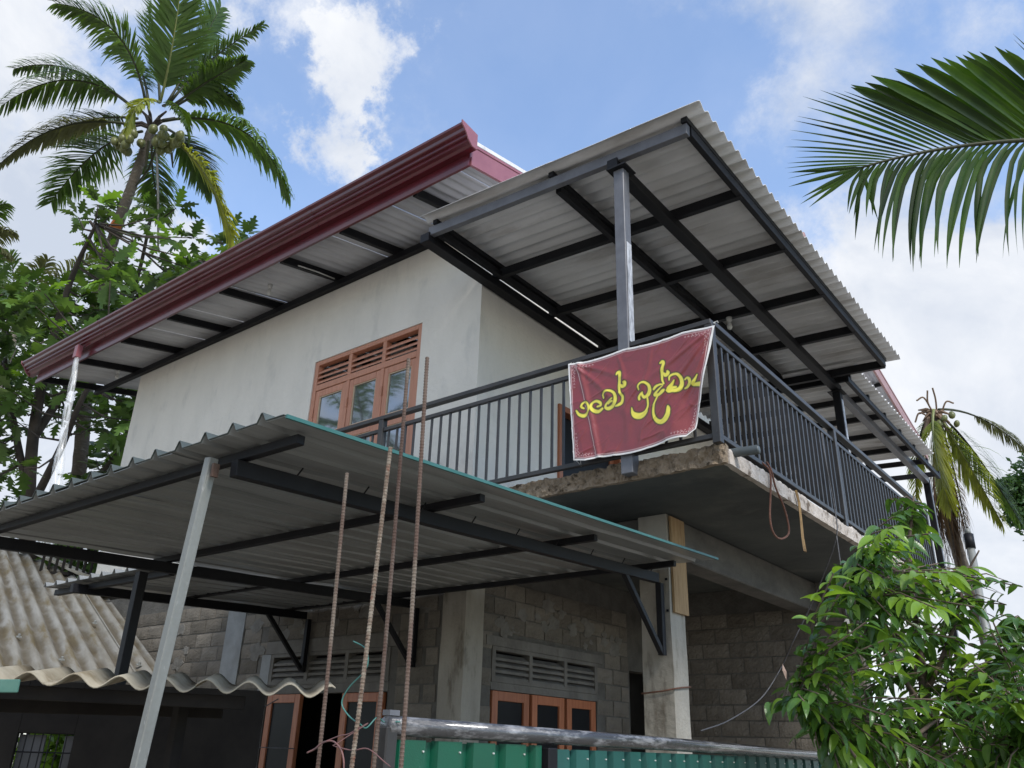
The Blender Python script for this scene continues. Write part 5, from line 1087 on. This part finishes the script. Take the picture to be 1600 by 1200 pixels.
for ci, (cx, cyy, cz, yg) in enumerate([(-16.68,6.13,11.34,1), (-15.66,6.11,10.81,1), (-15.19,6.35,11.85,1), (-16.53,6.00,11.85,0), (-13.99,6.93,10.88,0), (-13.79,6.43,10.51,1), (-15.16,6.68,10.40,1), (-14.20,5.95,9.92,1), (-14.82,6.74,10.85,1), (-14.03,5.60,9.57,0), (-14.76,6.06,9.82,0), (-15.13,7.02,12.15,1), (-15.55,5.34,11.11,0), (-15.08,6.40,11.35,0), (-15.13,6.15,11.06,0), (-15.66,7.57,10.77,0), (-14.28,6.24,11.11,0), (-14.54,5.27,10.94,1), (-16.43,6.32,12.18,0), (-15.69,6.00,10.44,1), (-15.23,6.04,8.61,0), (-16.67,4.68,8.36,0), (-15.74,7.33,9.68,0), (-14.61,7.02,9.56,0), (-17.24,5.86,9.53,0), (-15.38,6.87,9.85,0), (-16.61,6.12,9.93,1), (-15.44,5.90,8.57,0), (-16.93,5.95,9.74,0), (-16.94,5.88,10.23,0), (-14.13,7.42,9.96,0), (-16.98,5.43,9.33,1), (-14.47,7.88,10.54,0), (-17.02,6.37,9.04,0), (-15.72,6.58,10.26,0), (-16.10,5.02,9.35,0), (-13.22,7.02,9.13,0), (-16.29,4.84,9.29,0), (-15.81,5.81,9.19,1), (-16.66,6.51,9.80,0), (-20.43,5.94,8.79,0), (-15.72,9.09,11.37,1), (-13.99,7.27,10.48,1), (-19.81,5.64,9.21,0), (-18.66,6.67,8.90,0), (-18.78,6.75,11.38,0), (-19.61,6.48,9.32,0), (-16.18,4.43,9.12,0), (-15.47,5.38,8.56,1), (-19.50,5.25,11.15,0), (-18.85,5.54,9.73,1), (-16.64,5.11,8.71,0), (-13.32,6.61,8.87,0), (-18.54,7.47,9.77,0), (-17.03,6.76,10.61,0), (-18.67,5.35,9.86,0), (-19.05,6.05,8.93,1), (-16.80,4.31,9.67,0), (-20.85,6.08,9.31,0), (-15.25,7.38,10.78,1), (-18.95,6.56,9.79,0), (-14.89,7.43,10.49,0), (-14.84,6.27,8.40,0), (-15.18,8.52,11.17,0), (-17.21,5.29,8.35,0), (-16.13,5.32,8.55,0), (-16.99,6.18,8.78,0), (-16.28,6.67,9.84,0), (-16.79,5.24,9.42,0), (-18.36,6.88,9.20,0), (-16.64,5.76,8.48,1), (-19.70,6.53,9.67,0), (-18.79,4.99,10.04,0), (-18.39,7.34,10.44,0), (-16.64,5.61,7.89,1), (-15.17,6.96,9.06,0), (-16.83,5.19,9.97,0), (-17.07,6.39,10.62,0), (-16.75,7.28,9.62,0), (-16.52,7.08,9.83,0), (-18.43,5.17,9.45,0), (-19.70,5.48,10.47,1), (-19.24,5.36,10.85,0), (-19.33,6.08,10.13,1), (-17.00,6.05,9.52,0), (-16.38,7.27,10.71,0), (-14.07,6.98,9.61,1), (-14.26,8.33,10.23,0), (-15.00,4.96,8.99,1), (-16.95,4.95,8.43,0), (-17.18,6.34,8.43,0), (-16.93,5.03,9.28,0), (-19.31,6.16,9.63,0), (-15.20,4.92,8.79,0), (-16.35,6.27,10.09,1), (-16.96,7.29,10.71,0), (-17.18,5.25,8.57,0), (-17.15,6.51,9.59,0), (-16.71,7.69,11.13,0), (-14.09,7.09,10.27,1), (-17.95,6.19,8.66,0), (-15.20,7.33,10.36,0), (-14.03,5.63,9.25,1), (-14.44,6.33,9.09,1), (-17.41,7.32,10.70,0), (-17.10,5.41,7.82,0), (-19.24,5.82,8.38,1), (-18.31,6.17,10.35,0), (-18.03,7.42,11.22,1), (-16.67,4.97,9.72,0), (-15.10,9.10,10.94,0), (-14.64,8.18,10.14,1), (-15.54,8.87,12.16,0), (-15.65,9.30,12.51,0), (-15.95,8.83,12.87,0), (-14.96,8.71,12.30,0), (-16.11,8.85,12.50,0), (-17.23,5.92,7.55,0), (-19.84,6.21,7.85,0), (-18.32,6.22,7.28,0), (-17.79,5.62,7.70,0), (-17.23,5.55,7.20,0), (-18.41,6.49,7.63,1), (-19.81,6.49,8.36,0), (-16.83,5.73,7.14,0), (-16.60,5.46,7.60,0), (-19.59,6.16,7.47,0), (-19.39,5.81,7.75,0), (-19.88,5.91,8.37,0), (-17.58,6.06,7.95,0), (-17.18,5.45,7.80,0), (-17.67,5.77,6.93,0), (-18.42,5.68,6.93,0), (-18.58,8.57,7.48,0), (-16.83,7.73,8.05,0), (-17.87,8.55,6.45,0), (-16.89,7.84,6.63,0), (-15.44,7.22,7.75,0), (-18.23,8.66,7.44,1), (-15.38,7.29,8.13,0), (-17.30,7.78,6.80,0), (-17.50,8.01,7.77,0), (-16.96,7.63,7.09,0), (-15.46,7.29,7.36,0), (-16.64,7.25,8.17,0), (-17.32,7.66,6.43,0), (-17.00,8.23,6.44,0), (-16.96,6.96,8.29,0), (-17.62,8.64,7.95,0), (-18.70,8.15,7.13,0), (-17.27,7.42,6.41,1), (-18.24,8.15,9.14,0), (-16.46,7.01,7.43,0), (-19.13,8.82,6.70,0), (-18.45,8.10,7.76,0), (-18.28,7.83,8.53,0), (-17.19,7.99,7.35,1), (-17.43,8.54,7.44,0), (-16.93,7.05,7.96,1), (-15.43,7.46,7.79,0), (-18.71,9.12,7.28,0), (-18.43,7.87,9.08,0), (-16.09,7.18,7.69,0), (-18.00,8.52,8.99,0), (-19.25,8.82,6.99,0), (-18.41,8.07,7.32,0), (-18.21,8.77,7.96,0), (-15.98,7.09,7.22,0), (-15.49,7.06,7.82,0), (-18.28,6.23,6.82,0), (-20.11,7.38,6.46,0), (-18.45,7.58,5.31,0), (-19.46,6.29,6.69,0), (-17.87,6.14,4.98,0), (-19.39,7.91,6.15,1), (-20.25,7.07,7.05,0), (-20.64,6.95,6.83,0), (-17.38,7.18,5.39,0), (-20.20,7.48,5.67,0), (-20.13,6.29,7.20,0), (-18.05,7.79,5.47,0), (-20.06,7.03,6.15,0), (-16.93,7.43,5.70,0), (-20.20,7.60,5.96,0), (-16.73,6.05,6.26,0), (-19.97,6.56,5.77,0), (-19.72,7.73,6.13,0), (-16.64,6.38,7.95,0), (-18.99,7.30,8.14,0), (-17.93,6.64,7.94,0), (-18.52,6.62,8.46,0), (-17.55,6.96,7.91,0)]):
    c = Vector((cx, cyy, cz)); near = min(lim_pts, key=lambda p: (p-c).length)
    if (near-c).length < 2.3: tw.tube([near, (near+c)/2+Vector((0, 0, -.12)), c], [.026, .018, .010], 5)
    nlf = rn.randint(7, 10)
    for k in range(nlf):
        az = 6.283*k/nlf*1.618*2+rn.uniform(-.4, .4); el = R(rn.uniform(-50, 38) if k > 1 else rn.uniform(30, 75))
        d = Vector((math.cos(az)*math.cos(el), math.sin(az)*math.cos(el), math.sin(el))); sc = rn.uniform(.5, 1.2)
        mt = Matrix.Translation(c+d*.08) @ orient(d, rn.uniform(-.5, .5)) @ Matrix.Diagonal((sc, sc, sc, 1)); y_ = yg and k < 3
        items.append((mt, rn.randrange(3 if y_ else 5), 1 if y_ else 0, sc))
obj('twigs', tw, 'trunk_dark', bread, smooth=True, kind='stuff')
place_leaves(bread, items, blm, 'leaf', ('bread', 'bread_young'), 300)


ft = thing('fruit_tree', (-1.245, 5.216, 1.281), 'leafy fruit tree with glossy drooping leaves in the lower right corner', 'tree')
ft.location.z = 0; ft['base'] = tuple(ft.location)
limbs = [[(ft.location.x, ft.location.y, 0), (-1.202, 5.181, 1.403), (-1.160, 4.974, 1.826), (-1.134, 4.922, 2.203), (-1.105, 4.861, 2.596), (-1.022, 4.862, 2.960)],
         [(-1.275, 4.585, 1.607), (-1.181, 4.611, 1.695), (-1.104, 4.701, 1.770), (-1.056, 4.843, 1.835), (-1.049, 5.128, 1.959)],
         [(-1.160, 4.974, 1.826), (-1.201, 4.671, 2.053), (-1.232, 4.367, 2.299), (-1.279, 4.240, 2.455)], [(-1.170, 5.018, 1.735), (-1.271, 4.525, 1.719), (-1.379, 4.134, 1.760), (-1.469, 3.882, 1.829)],
         [(-1.169, 5.104, 1.585), (-0.914, 4.997, 1.888), (-0.719, 4.999, 2.159), (-0.580, 5.024, 2.311)], [(-1.130, 4.930, 1.947), (-0.971, 5.014, 2.270), (-0.875, 5.078, 2.541), (-0.788, 5.074, 2.671)],
         [(-1.172, 5.029, 1.467), (-0.865, 4.628, 1.620), (-0.618, 4.484, 1.727)], [(-1.141, 4.887, 2.007), (-1.265, 4.783, 2.259), (-1.388, 4.722, 2.193), (-1.530, 4.629, 2.157)]]
lim_pts = []
for i, l in enumerate(limbs):
    pp = curve3(l, 8); k = len(pp); r0 = (.045, .014, .016, .016, .016, .014, .016, .012)[i]; tb('trunk' if i == 0 else 'limb', 'twig', ft, pp, [r0+(.004-r0)*j/(k-1) for j in range(k)], 8); lim_pts += pp[k//4:]
lm = [[lmesh('leaf', oval_leaf(s), 'leaf') for s in range(6)], [lmesh('leaf', oval_leaf(s+9, .135), 'leaf_young') for s in range(4)]]
items = []; rn = random.Random(8)
for ti, (tx, ty, tz) in enumerate([(-1.22,3.67,1.97), (-1.08,5.13,2.82), (-0.52,4.02,2.10), (-1.29,4.39,1.59), (-1.47,4.98,2.14), (-1.07,5.07,1.36), (-1.46,5.62,1.40), (-0.85,4.66,1.81), (-1.30,4.27,2.06), (-0.77,4.41,2.43), (-0.86,3.87,1.86), (-1.66,5.06,2.17), (-1.00,5.13,2.18), (-1.11,5.03,2.21), (-1.18,3.73,2.09), (-1.10,4.75,2.34), (-1.06,6.04,1.35), (-1.39,4.88,1.42), (-1.10,5.01,2.27), (-0.46,4.38,1.81), (-0.56,4.86,2.01), (-0.64,4.37,1.64), (-0.97,3.64,2.07), (-1.29,5.66,1.69), (-1.44,5.07,2.15), (-0.98,4.29,1.60), (-1.41,5.18,1.52), (-1.62,4.86,1.94), (-1.22,5.04,2.01), (-1.25,4.59,1.72), (-0.93,5.59,1.75), (-0.95,4.70,1.97), (-1.25,5.75,1.78), (-0.70,4.47,2.43), (-1.07,5.54,1.82), (-1.21,4.73,1.51), (-1.51,5.34,2.11), (-0.99,4.72,1.96), (-1.69,5.11,1.88), (-1.22,4.88,1.82), (-0.92,5.93,1.36), (-1.44,4.39,1.48), (-1.17,5.01,2.15), (-1.08,3.63,2.31), (-1.24,4.60,2.57), (-1.39,4.98,2.55), (-0.78,3.77,2.20), (-0.82,4.60,1.48), (-1.02,5.52,1.79), (-0.63,4.05,2.17), (-1.32,3.96,1.69), (-0.69,4.05,2.24), (-0.93,5.54,1.51), (-0.95,5.12,1.70), (-1.24,3.60,1.87), (-0.56,4.17,1.93), (-0.93,5.52,1.40), (-0.58,4.60,1.87), (-1.48,4.84,1.85), (-0.79,4.55,1.85), (-1.16,5.63,1.50), (-0.79,5.34,2.27), (-0.76,4.57,1.85), (-1.13,4.15,1.76), (-0.87,4.50,2.17), (-0.92,5.39,1.57), (-0.61,4.78,1.73), (-0.55,4.70,1.66), (-1.11,3.97,1.68), (-1.11,4.27,2.34), (-1.07,4.87,1.67), (-0.92,4.01,2.16), (-1.02,4.97,2.21), (-1.32,4.94,1.58), (-0.80,3.92,1.85), (-0.59,4.68,1.64), (-0.87,4.42,2.51), (-0.54,4.39,1.91), (-0.70,5.88,2.16), (-1.12,5.23,2.63), (-0.60,5.52,2.12), (-1.17,5.25,1.47), (-1.46,4.88,1.89), (-0.71,5.08,2.22), (-1.10,4.91,2.72), (-1.13,3.84,2.31), (-0.72,3.58,2.46), (-1.00,4.32,1.45), (-0.83,4.42,1.45), (-1.35,3.80,1.82), (-1.25,3.86,1.47), (-1.31,5.53,1.80), (-0.84,5.50,1.85), (-1.01,3.74,1.79), (-1.09,5.96,1.36), (-0.74,5.07,1.54), (-1.21,4.89,1.97), (-0.92,5.29,2.34), (-1.33,4.85,1.47), (-1.23,4.87,1.55), (-1.08,3.47,2.32), (-1.26,4.37,1.82), (-1.01,5.38,1.62), (-1.20,4.98,2.34), (-1.29,4.91,1.37), (-0.48,4.41,1.97), (-1.00,4.97,2.92), (-0.73,5.53,2.00), (-0.89,3.84,2.49), (-1.16,4.07,2.42), (-1.18,5.36,2.20), (-0.72,4.65,1.85), (-0.98,3.67,2.34), (-1.48,4.68,1.72), (-0.53,4.99,1.79), (-1.27,4.81,2.15), (-1.16,4.57,1.76), (-0.73,4.84,1.57), (-1.23,4.53,2.00), (-1.34,4.08,1.61), (-1.37,5.11,2.43), (-1.12,5.14,2.90), (-0.67,4.62,1.50), (-1.61,5.28,1.69), (-0.93,4.01,2.44), (-0.73,4.11,1.52), (-1.46,4.85,2.07), (-0.70,4.74,2.30), (-0.89,5.20,2.10), (-1.80,4.99,2.05), (-1.47,5.66,1.56), (-0.96,4.46,1.81), (-1.20,4.07,2.10), (-1.05,5.22,2.33), (-1.14,4.55,2.49), (-1.64,5.09,1.90), (-0.91,4.06,1.62), (-0.94,3.78,2.01), (-0.89,3.65,2.48), (-1.11,5.56,1.48), (-1.52,4.63,1.41), (-1.46,4.86,1.78), (-0.55,5.35,2.23), (-1.20,4.53,1.47), (-1.19,3.73,2.13), (-0.77,4.87,1.52), (-0.77,4.04,2.39), (-1.02,5.06,2.58), (-0.70,4.99,1.95), (-0.63,3.97,2.12), (-1.30,5.00,1.63), (-1.47,5.63,1.71), (-1.54,5.07,2.32), (-0.73,5.60,1.57), (-0.59,5.82,2.10), (-1.04,4.35,1.92), (-1.80,5.03,1.77), (-1.36,4.52,1.42), (-0.89,4.46,1.81), (-1.10,4.02,2.49), (-1.39,5.02,2.22), (-0.79,4.42,2.47), (-0.70,4.88,1.81), (-1.27,4.15,1.72), (-0.99,3.89,2.20), (-1.32,4.57,1.74), (-1.02,4.65,2.85), (-0.86,5.53,2.18), (-1.50,5.48,1.64), (-0.99,4.24,1.85), (-1.33,4.18,1.89), (-1.69,5.14,2.06), (-0.62,5.07,2.26), (-1.16,3.85,1.56), (-1.09,4.38,2.18), (-1.03,4.82,2.06), (-0.77,5.08,2.00), (-1.27,3.96,2.25), (-0.96,5.08,2.43), (-0.61,4.54,1.67), (-1.19,4.39,2.21), (-0.87,4.97,2.42), (-1.57,4.66,1.59), (-1.09,4.68,1.52), (-1.30,4.97,1.91), (-1.39,4.47,1.99), (-1.21,4.09,1.39), (-1.60,4.94,2.20), (-0.95,5.90,1.83), (-0.81,5.12,1.71), (-1.00,3.54,2.13), (-1.34,4.95,2.09), (-0.83,5.80,2.19), (-0.93,4.12,2.30), (-1.46,5.08,2.42), (-0.97,4.04,2.28), (-0.80,5.12,1.91), (-1.87,4.86,1.97), (-0.98,4.80,2.92), (-1.00,4.06,2.33), (-0.86,5.15,2.18), (-1.56,4.22,1.74), (-0.69,4.18,2.43), (-0.63,3.96,1.91), (-1.69,5.48,1.55), (-0.77,5.64,1.65), (-0.98,4.70,1.59), (-1.53,5.44,1.49), (-0.69,4.01,1.89), (-0.73,5.18,1.91), (-1.15,4.50,2.06), (-1.38,4.59,2.55), (-0.92,3.90,2.63), (-0.47,4.21,1.91), (-1.06,4.74,2.58), (-1.11,4.30,2.42), (-1.08,4.43,1.45), (-1.01,5.90,1.64), (-0.96,4.91,2.48), (-0.81,4.85,2.22), (-1.01,3.96,2.07), (-0.87,3.71,2.43), (-1.04,4.11,1.43), (-1.32,4.85,2.35), (-0.94,4.69,1.59), (-1.01,4.11,2.08), (-0.97,3.82,2.39), (-0.83,5.98,1.50), (-1.14,5.11,2.84), (-0.70,5.82,2.28), (-0.70,4.65,2.23), (-1.33,4.15,2.32), (-0.95,5.46,2.18), (-0.74,5.39,1.41), (-1.34,4.51,1.68), (-1.40,4.71,1.63), (-0.81,5.42,1.41), (-1.39,4.73,1.51), (-1.49,5.52,1.68), (-0.81,4.27,1.86), (-1.50,4.83,1.90), (-0.55,4.72,1.58), (-1.14,5.02,1.50), (-1.04,5.34,2.03), (-1.56,4.89,1.36), (-1.38,3.93,1.67), (-1.42,4.76,1.92), (-0.79,4.75,1.99), (-1.50,5.26,1.55), (-0.92,4.95,2.29), (-1.24,4.39,1.91), (-0.81,4.38,2.06), (-0.79,6.33,1.45), (-1.18,5.02,1.84), (-0.62,4.09,1.89), (-0.77,5.34,1.60), (-1.15,3.95,2.27), (-1.06,5.85,1.57), (-0.84,3.55,2.50), (-0.67,4.56,2.11), (-0.47,4.22,1.87), (-0.67,4.64,1.69), (-0.66,5.26,1.54), (-1.33,4.17,1.62), (-0.69,5.24,2.11), (-1.74,5.02,1.82), (-0.80,6.06,1.36), (-0.64,4.79,2.24), (-1.22,5.40,2.08), (-1.20,4.93,2.05), (-1.29,3.56,1.84), (-0.75,5.55,2.23), (-0.90,4.68,1.50), (-1.16,5.31,2.47), (-0.98,4.24,1.63), (-1.22,3.99,1.50), (-1.07,4.30,1.50), (-1.60,5.09,2.10), (-0.83,5.08,2.09), (-1.56,4.24,1.85), (-1.20,3.85,1.64), (-0.80,4.29,1.52), (-1.23,5.55,1.40), (-1.26,3.86,1.53), (-0.93,5.09,2.56), (-1.81,5.19,1.77), (-1.07,4.75,1.82), (-1.26,3.85,1.73), (-1.25,4.12,1.94), (-0.61,5.85,2.04), (-0.61,4.53,2.25), (-0.94,4.34,2.36), (-1.43,4.88,1.98), (-1.17,4.82,1.56), (-1.26,5.24,1.36), (-1.22,4.25,2.53), (-1.11,5.26,2.33), (-0.89,5.00,2.19), (-1.45,4.46,1.66), (-1.57,4.59,1.62)]):
    tip = Vector((tx, ty, tz)); near = min(lim_pts, key=lambda p: (p-tip).length+.3*max(0, p.z-tip.z))
    dd_ = (tip-near); ln = min(.58, max(.34, dd_.length)); d0 = dd_.normalized() if dd_.length > .05 else Vector((0, 0, 1)); st_ = tip-d0*ln
    pts = [st_, st_+d0*ln*.5+UP*.035, tip+Vector((0, 0, -.02))]
    q = MB(); q.tube([near]+pts if (near-st_).length > .04 else pts, .0035, 5); obj('twig', q, 'twig', ft, smooth=True)
    yg = rn.random() < .27; n = int(ln/.030)
    for k in range(n+1):
        t = k/n; p = bez(*pts, 1)[0]*(1-t)**2+Vector(pts[1])*2*t*(1-t)+Vector(pts[2])*t*t
        T = d0; sv = T.cross(UP); sv = sv.normalized() if sv.length > .1 else Vector((.7, -.7, 0))
        s = 1 if k % 2 else -1
        d = (T*rn.uniform(.45, .8)+sv*s*rn.uniform(.6, .9)+UP*rn.uniform(-.75, .05)).normalized()
        if k == n: d = (T-UP*.4).normalized()
        sc = rn.uniform(.62, 1.05)*(1 if t < .8 else .85)
        y_ = yg and t > .45
        mt = Matrix.Translation(p) @ orient(d, rn.uniform(-.6, .6)) @ Matrix.Diagonal((sc, sc, sc, 1)); items.append((mt, rn.randrange(4 if y_ else 6), 1 if y_ else 0, sc))
place_leaves(ft, items, lm, 'leaf', ('leaf', 'leaf_young'), 300)


def puff_tree(name, base, blobs, n, size, label, m_='far_leaf', seed=1, tr=.2):
    t = thing(name, (base[0], base[1], 0), label, 'tree'); rn = random.Random(seed); mb = MB()
    for c, r in blobs:
        for i in range(n):
            v = Vector((rn.gauss(0, 1), rn.gauss(0, 1), rn.gauss(0, 1))).normalized()*r*rn.uniform(.45, 1)*(1+.35*mn.noise(Vector((c[0]+i*.01, i*.37, 2))))
            p = Vector(c)+v; a = Vector((rn.gauss(0, 1), rn.gauss(0, 1), rn.gauss(0, .6))).normalized(); b = a.cross(Vector((rn.gauss(0, 1), rn.gauss(0, 1), rn.gauss(0, 1)))).normalized(); s_ = size*rn.uniform(.6, 1.3)
            mb.add([p-a*s_, p-b*s_*.45, p+a*s_, p+b*s_*.45], [(0, 1, 2, 3)])
    obj('crown', mb, m_, t, kind='stuff')
    zt_ = min(c[2] for c, r in blobs); tb('trunk', 'trunk_dark', t, [(base[0], base[1], 0), (base[0]+.1, base[1], zt_)], [tr, tr*.6], 8)
    for c, r in blobs: tb('limb', 'trunk_dark', t, [(base[0]+.1, base[1], zt_*.8), c], [tr*.5, .03], 6)
c_ = Vector((-2.929, 37.411, 10.654)); puff_tree('broadleaf_tree', (c_.x+1, c_.y, 0), [((-3.604, 36.564, 11.189), 1.0), ((-2.783, 36.761, 12.002), 1.3), ((-2.791, 37.647, 10.435), 1.6), ((-3.879, 36.047, 10.476), .7), ((-4.092, 36.054, 11.395), .55)], 1500, .13, 'round dense green tree at the right edge beyond the palm')
c_ = Vector((-11.170, 5.250, 1.257)); puff_tree('shrub', (c_.x, c_.y, 0), [((-10.549, 4.961, 1.409), .5), ((-10.720, 5.016, 1.071), .5), ((-10.899, 5.263, 1.617), .4)], 500, .07, 'light green bush seen through the shed window grille', 'bread_young', 3, .03)
c_ = Vector((-15.850, 7.986, 2.168)); puff_tree('shrub', (c_.x, c_.y, 0), [((-15.539, 6.917, 4.487), .55), ((-15.064, 7.348, 4.400), .5), ((-15.839, 6.741, 4.372), .4)], 420, .09, 'green bush behind the slatted fence under the canopy at left', 'bread', 5, .05)
fn = thing('fence', (-14.290, 6.488, 2.072), 'dark slatted fence glimpsed between the shed roof and the canopy', 'fence'); fn.location.z = 0; fn['base'] = tuple(fn.location)
a, b = Vector((-13.999, 5.707, 3.856)), Vector((-12.797, 6.701, 3.809)); b.z = a.z
for i in range(15):
    p = a.lerp(b, i/14); br('slat', 'shed_dark', fn, (p.x, p.y, 0), (p.x, p.y, a.z+.55), .045, .03)
br('rail', 'shed_dark', fn, a+Vector((0, 0, .1)), b+Vector((0, 0, .1)), .05, .05)
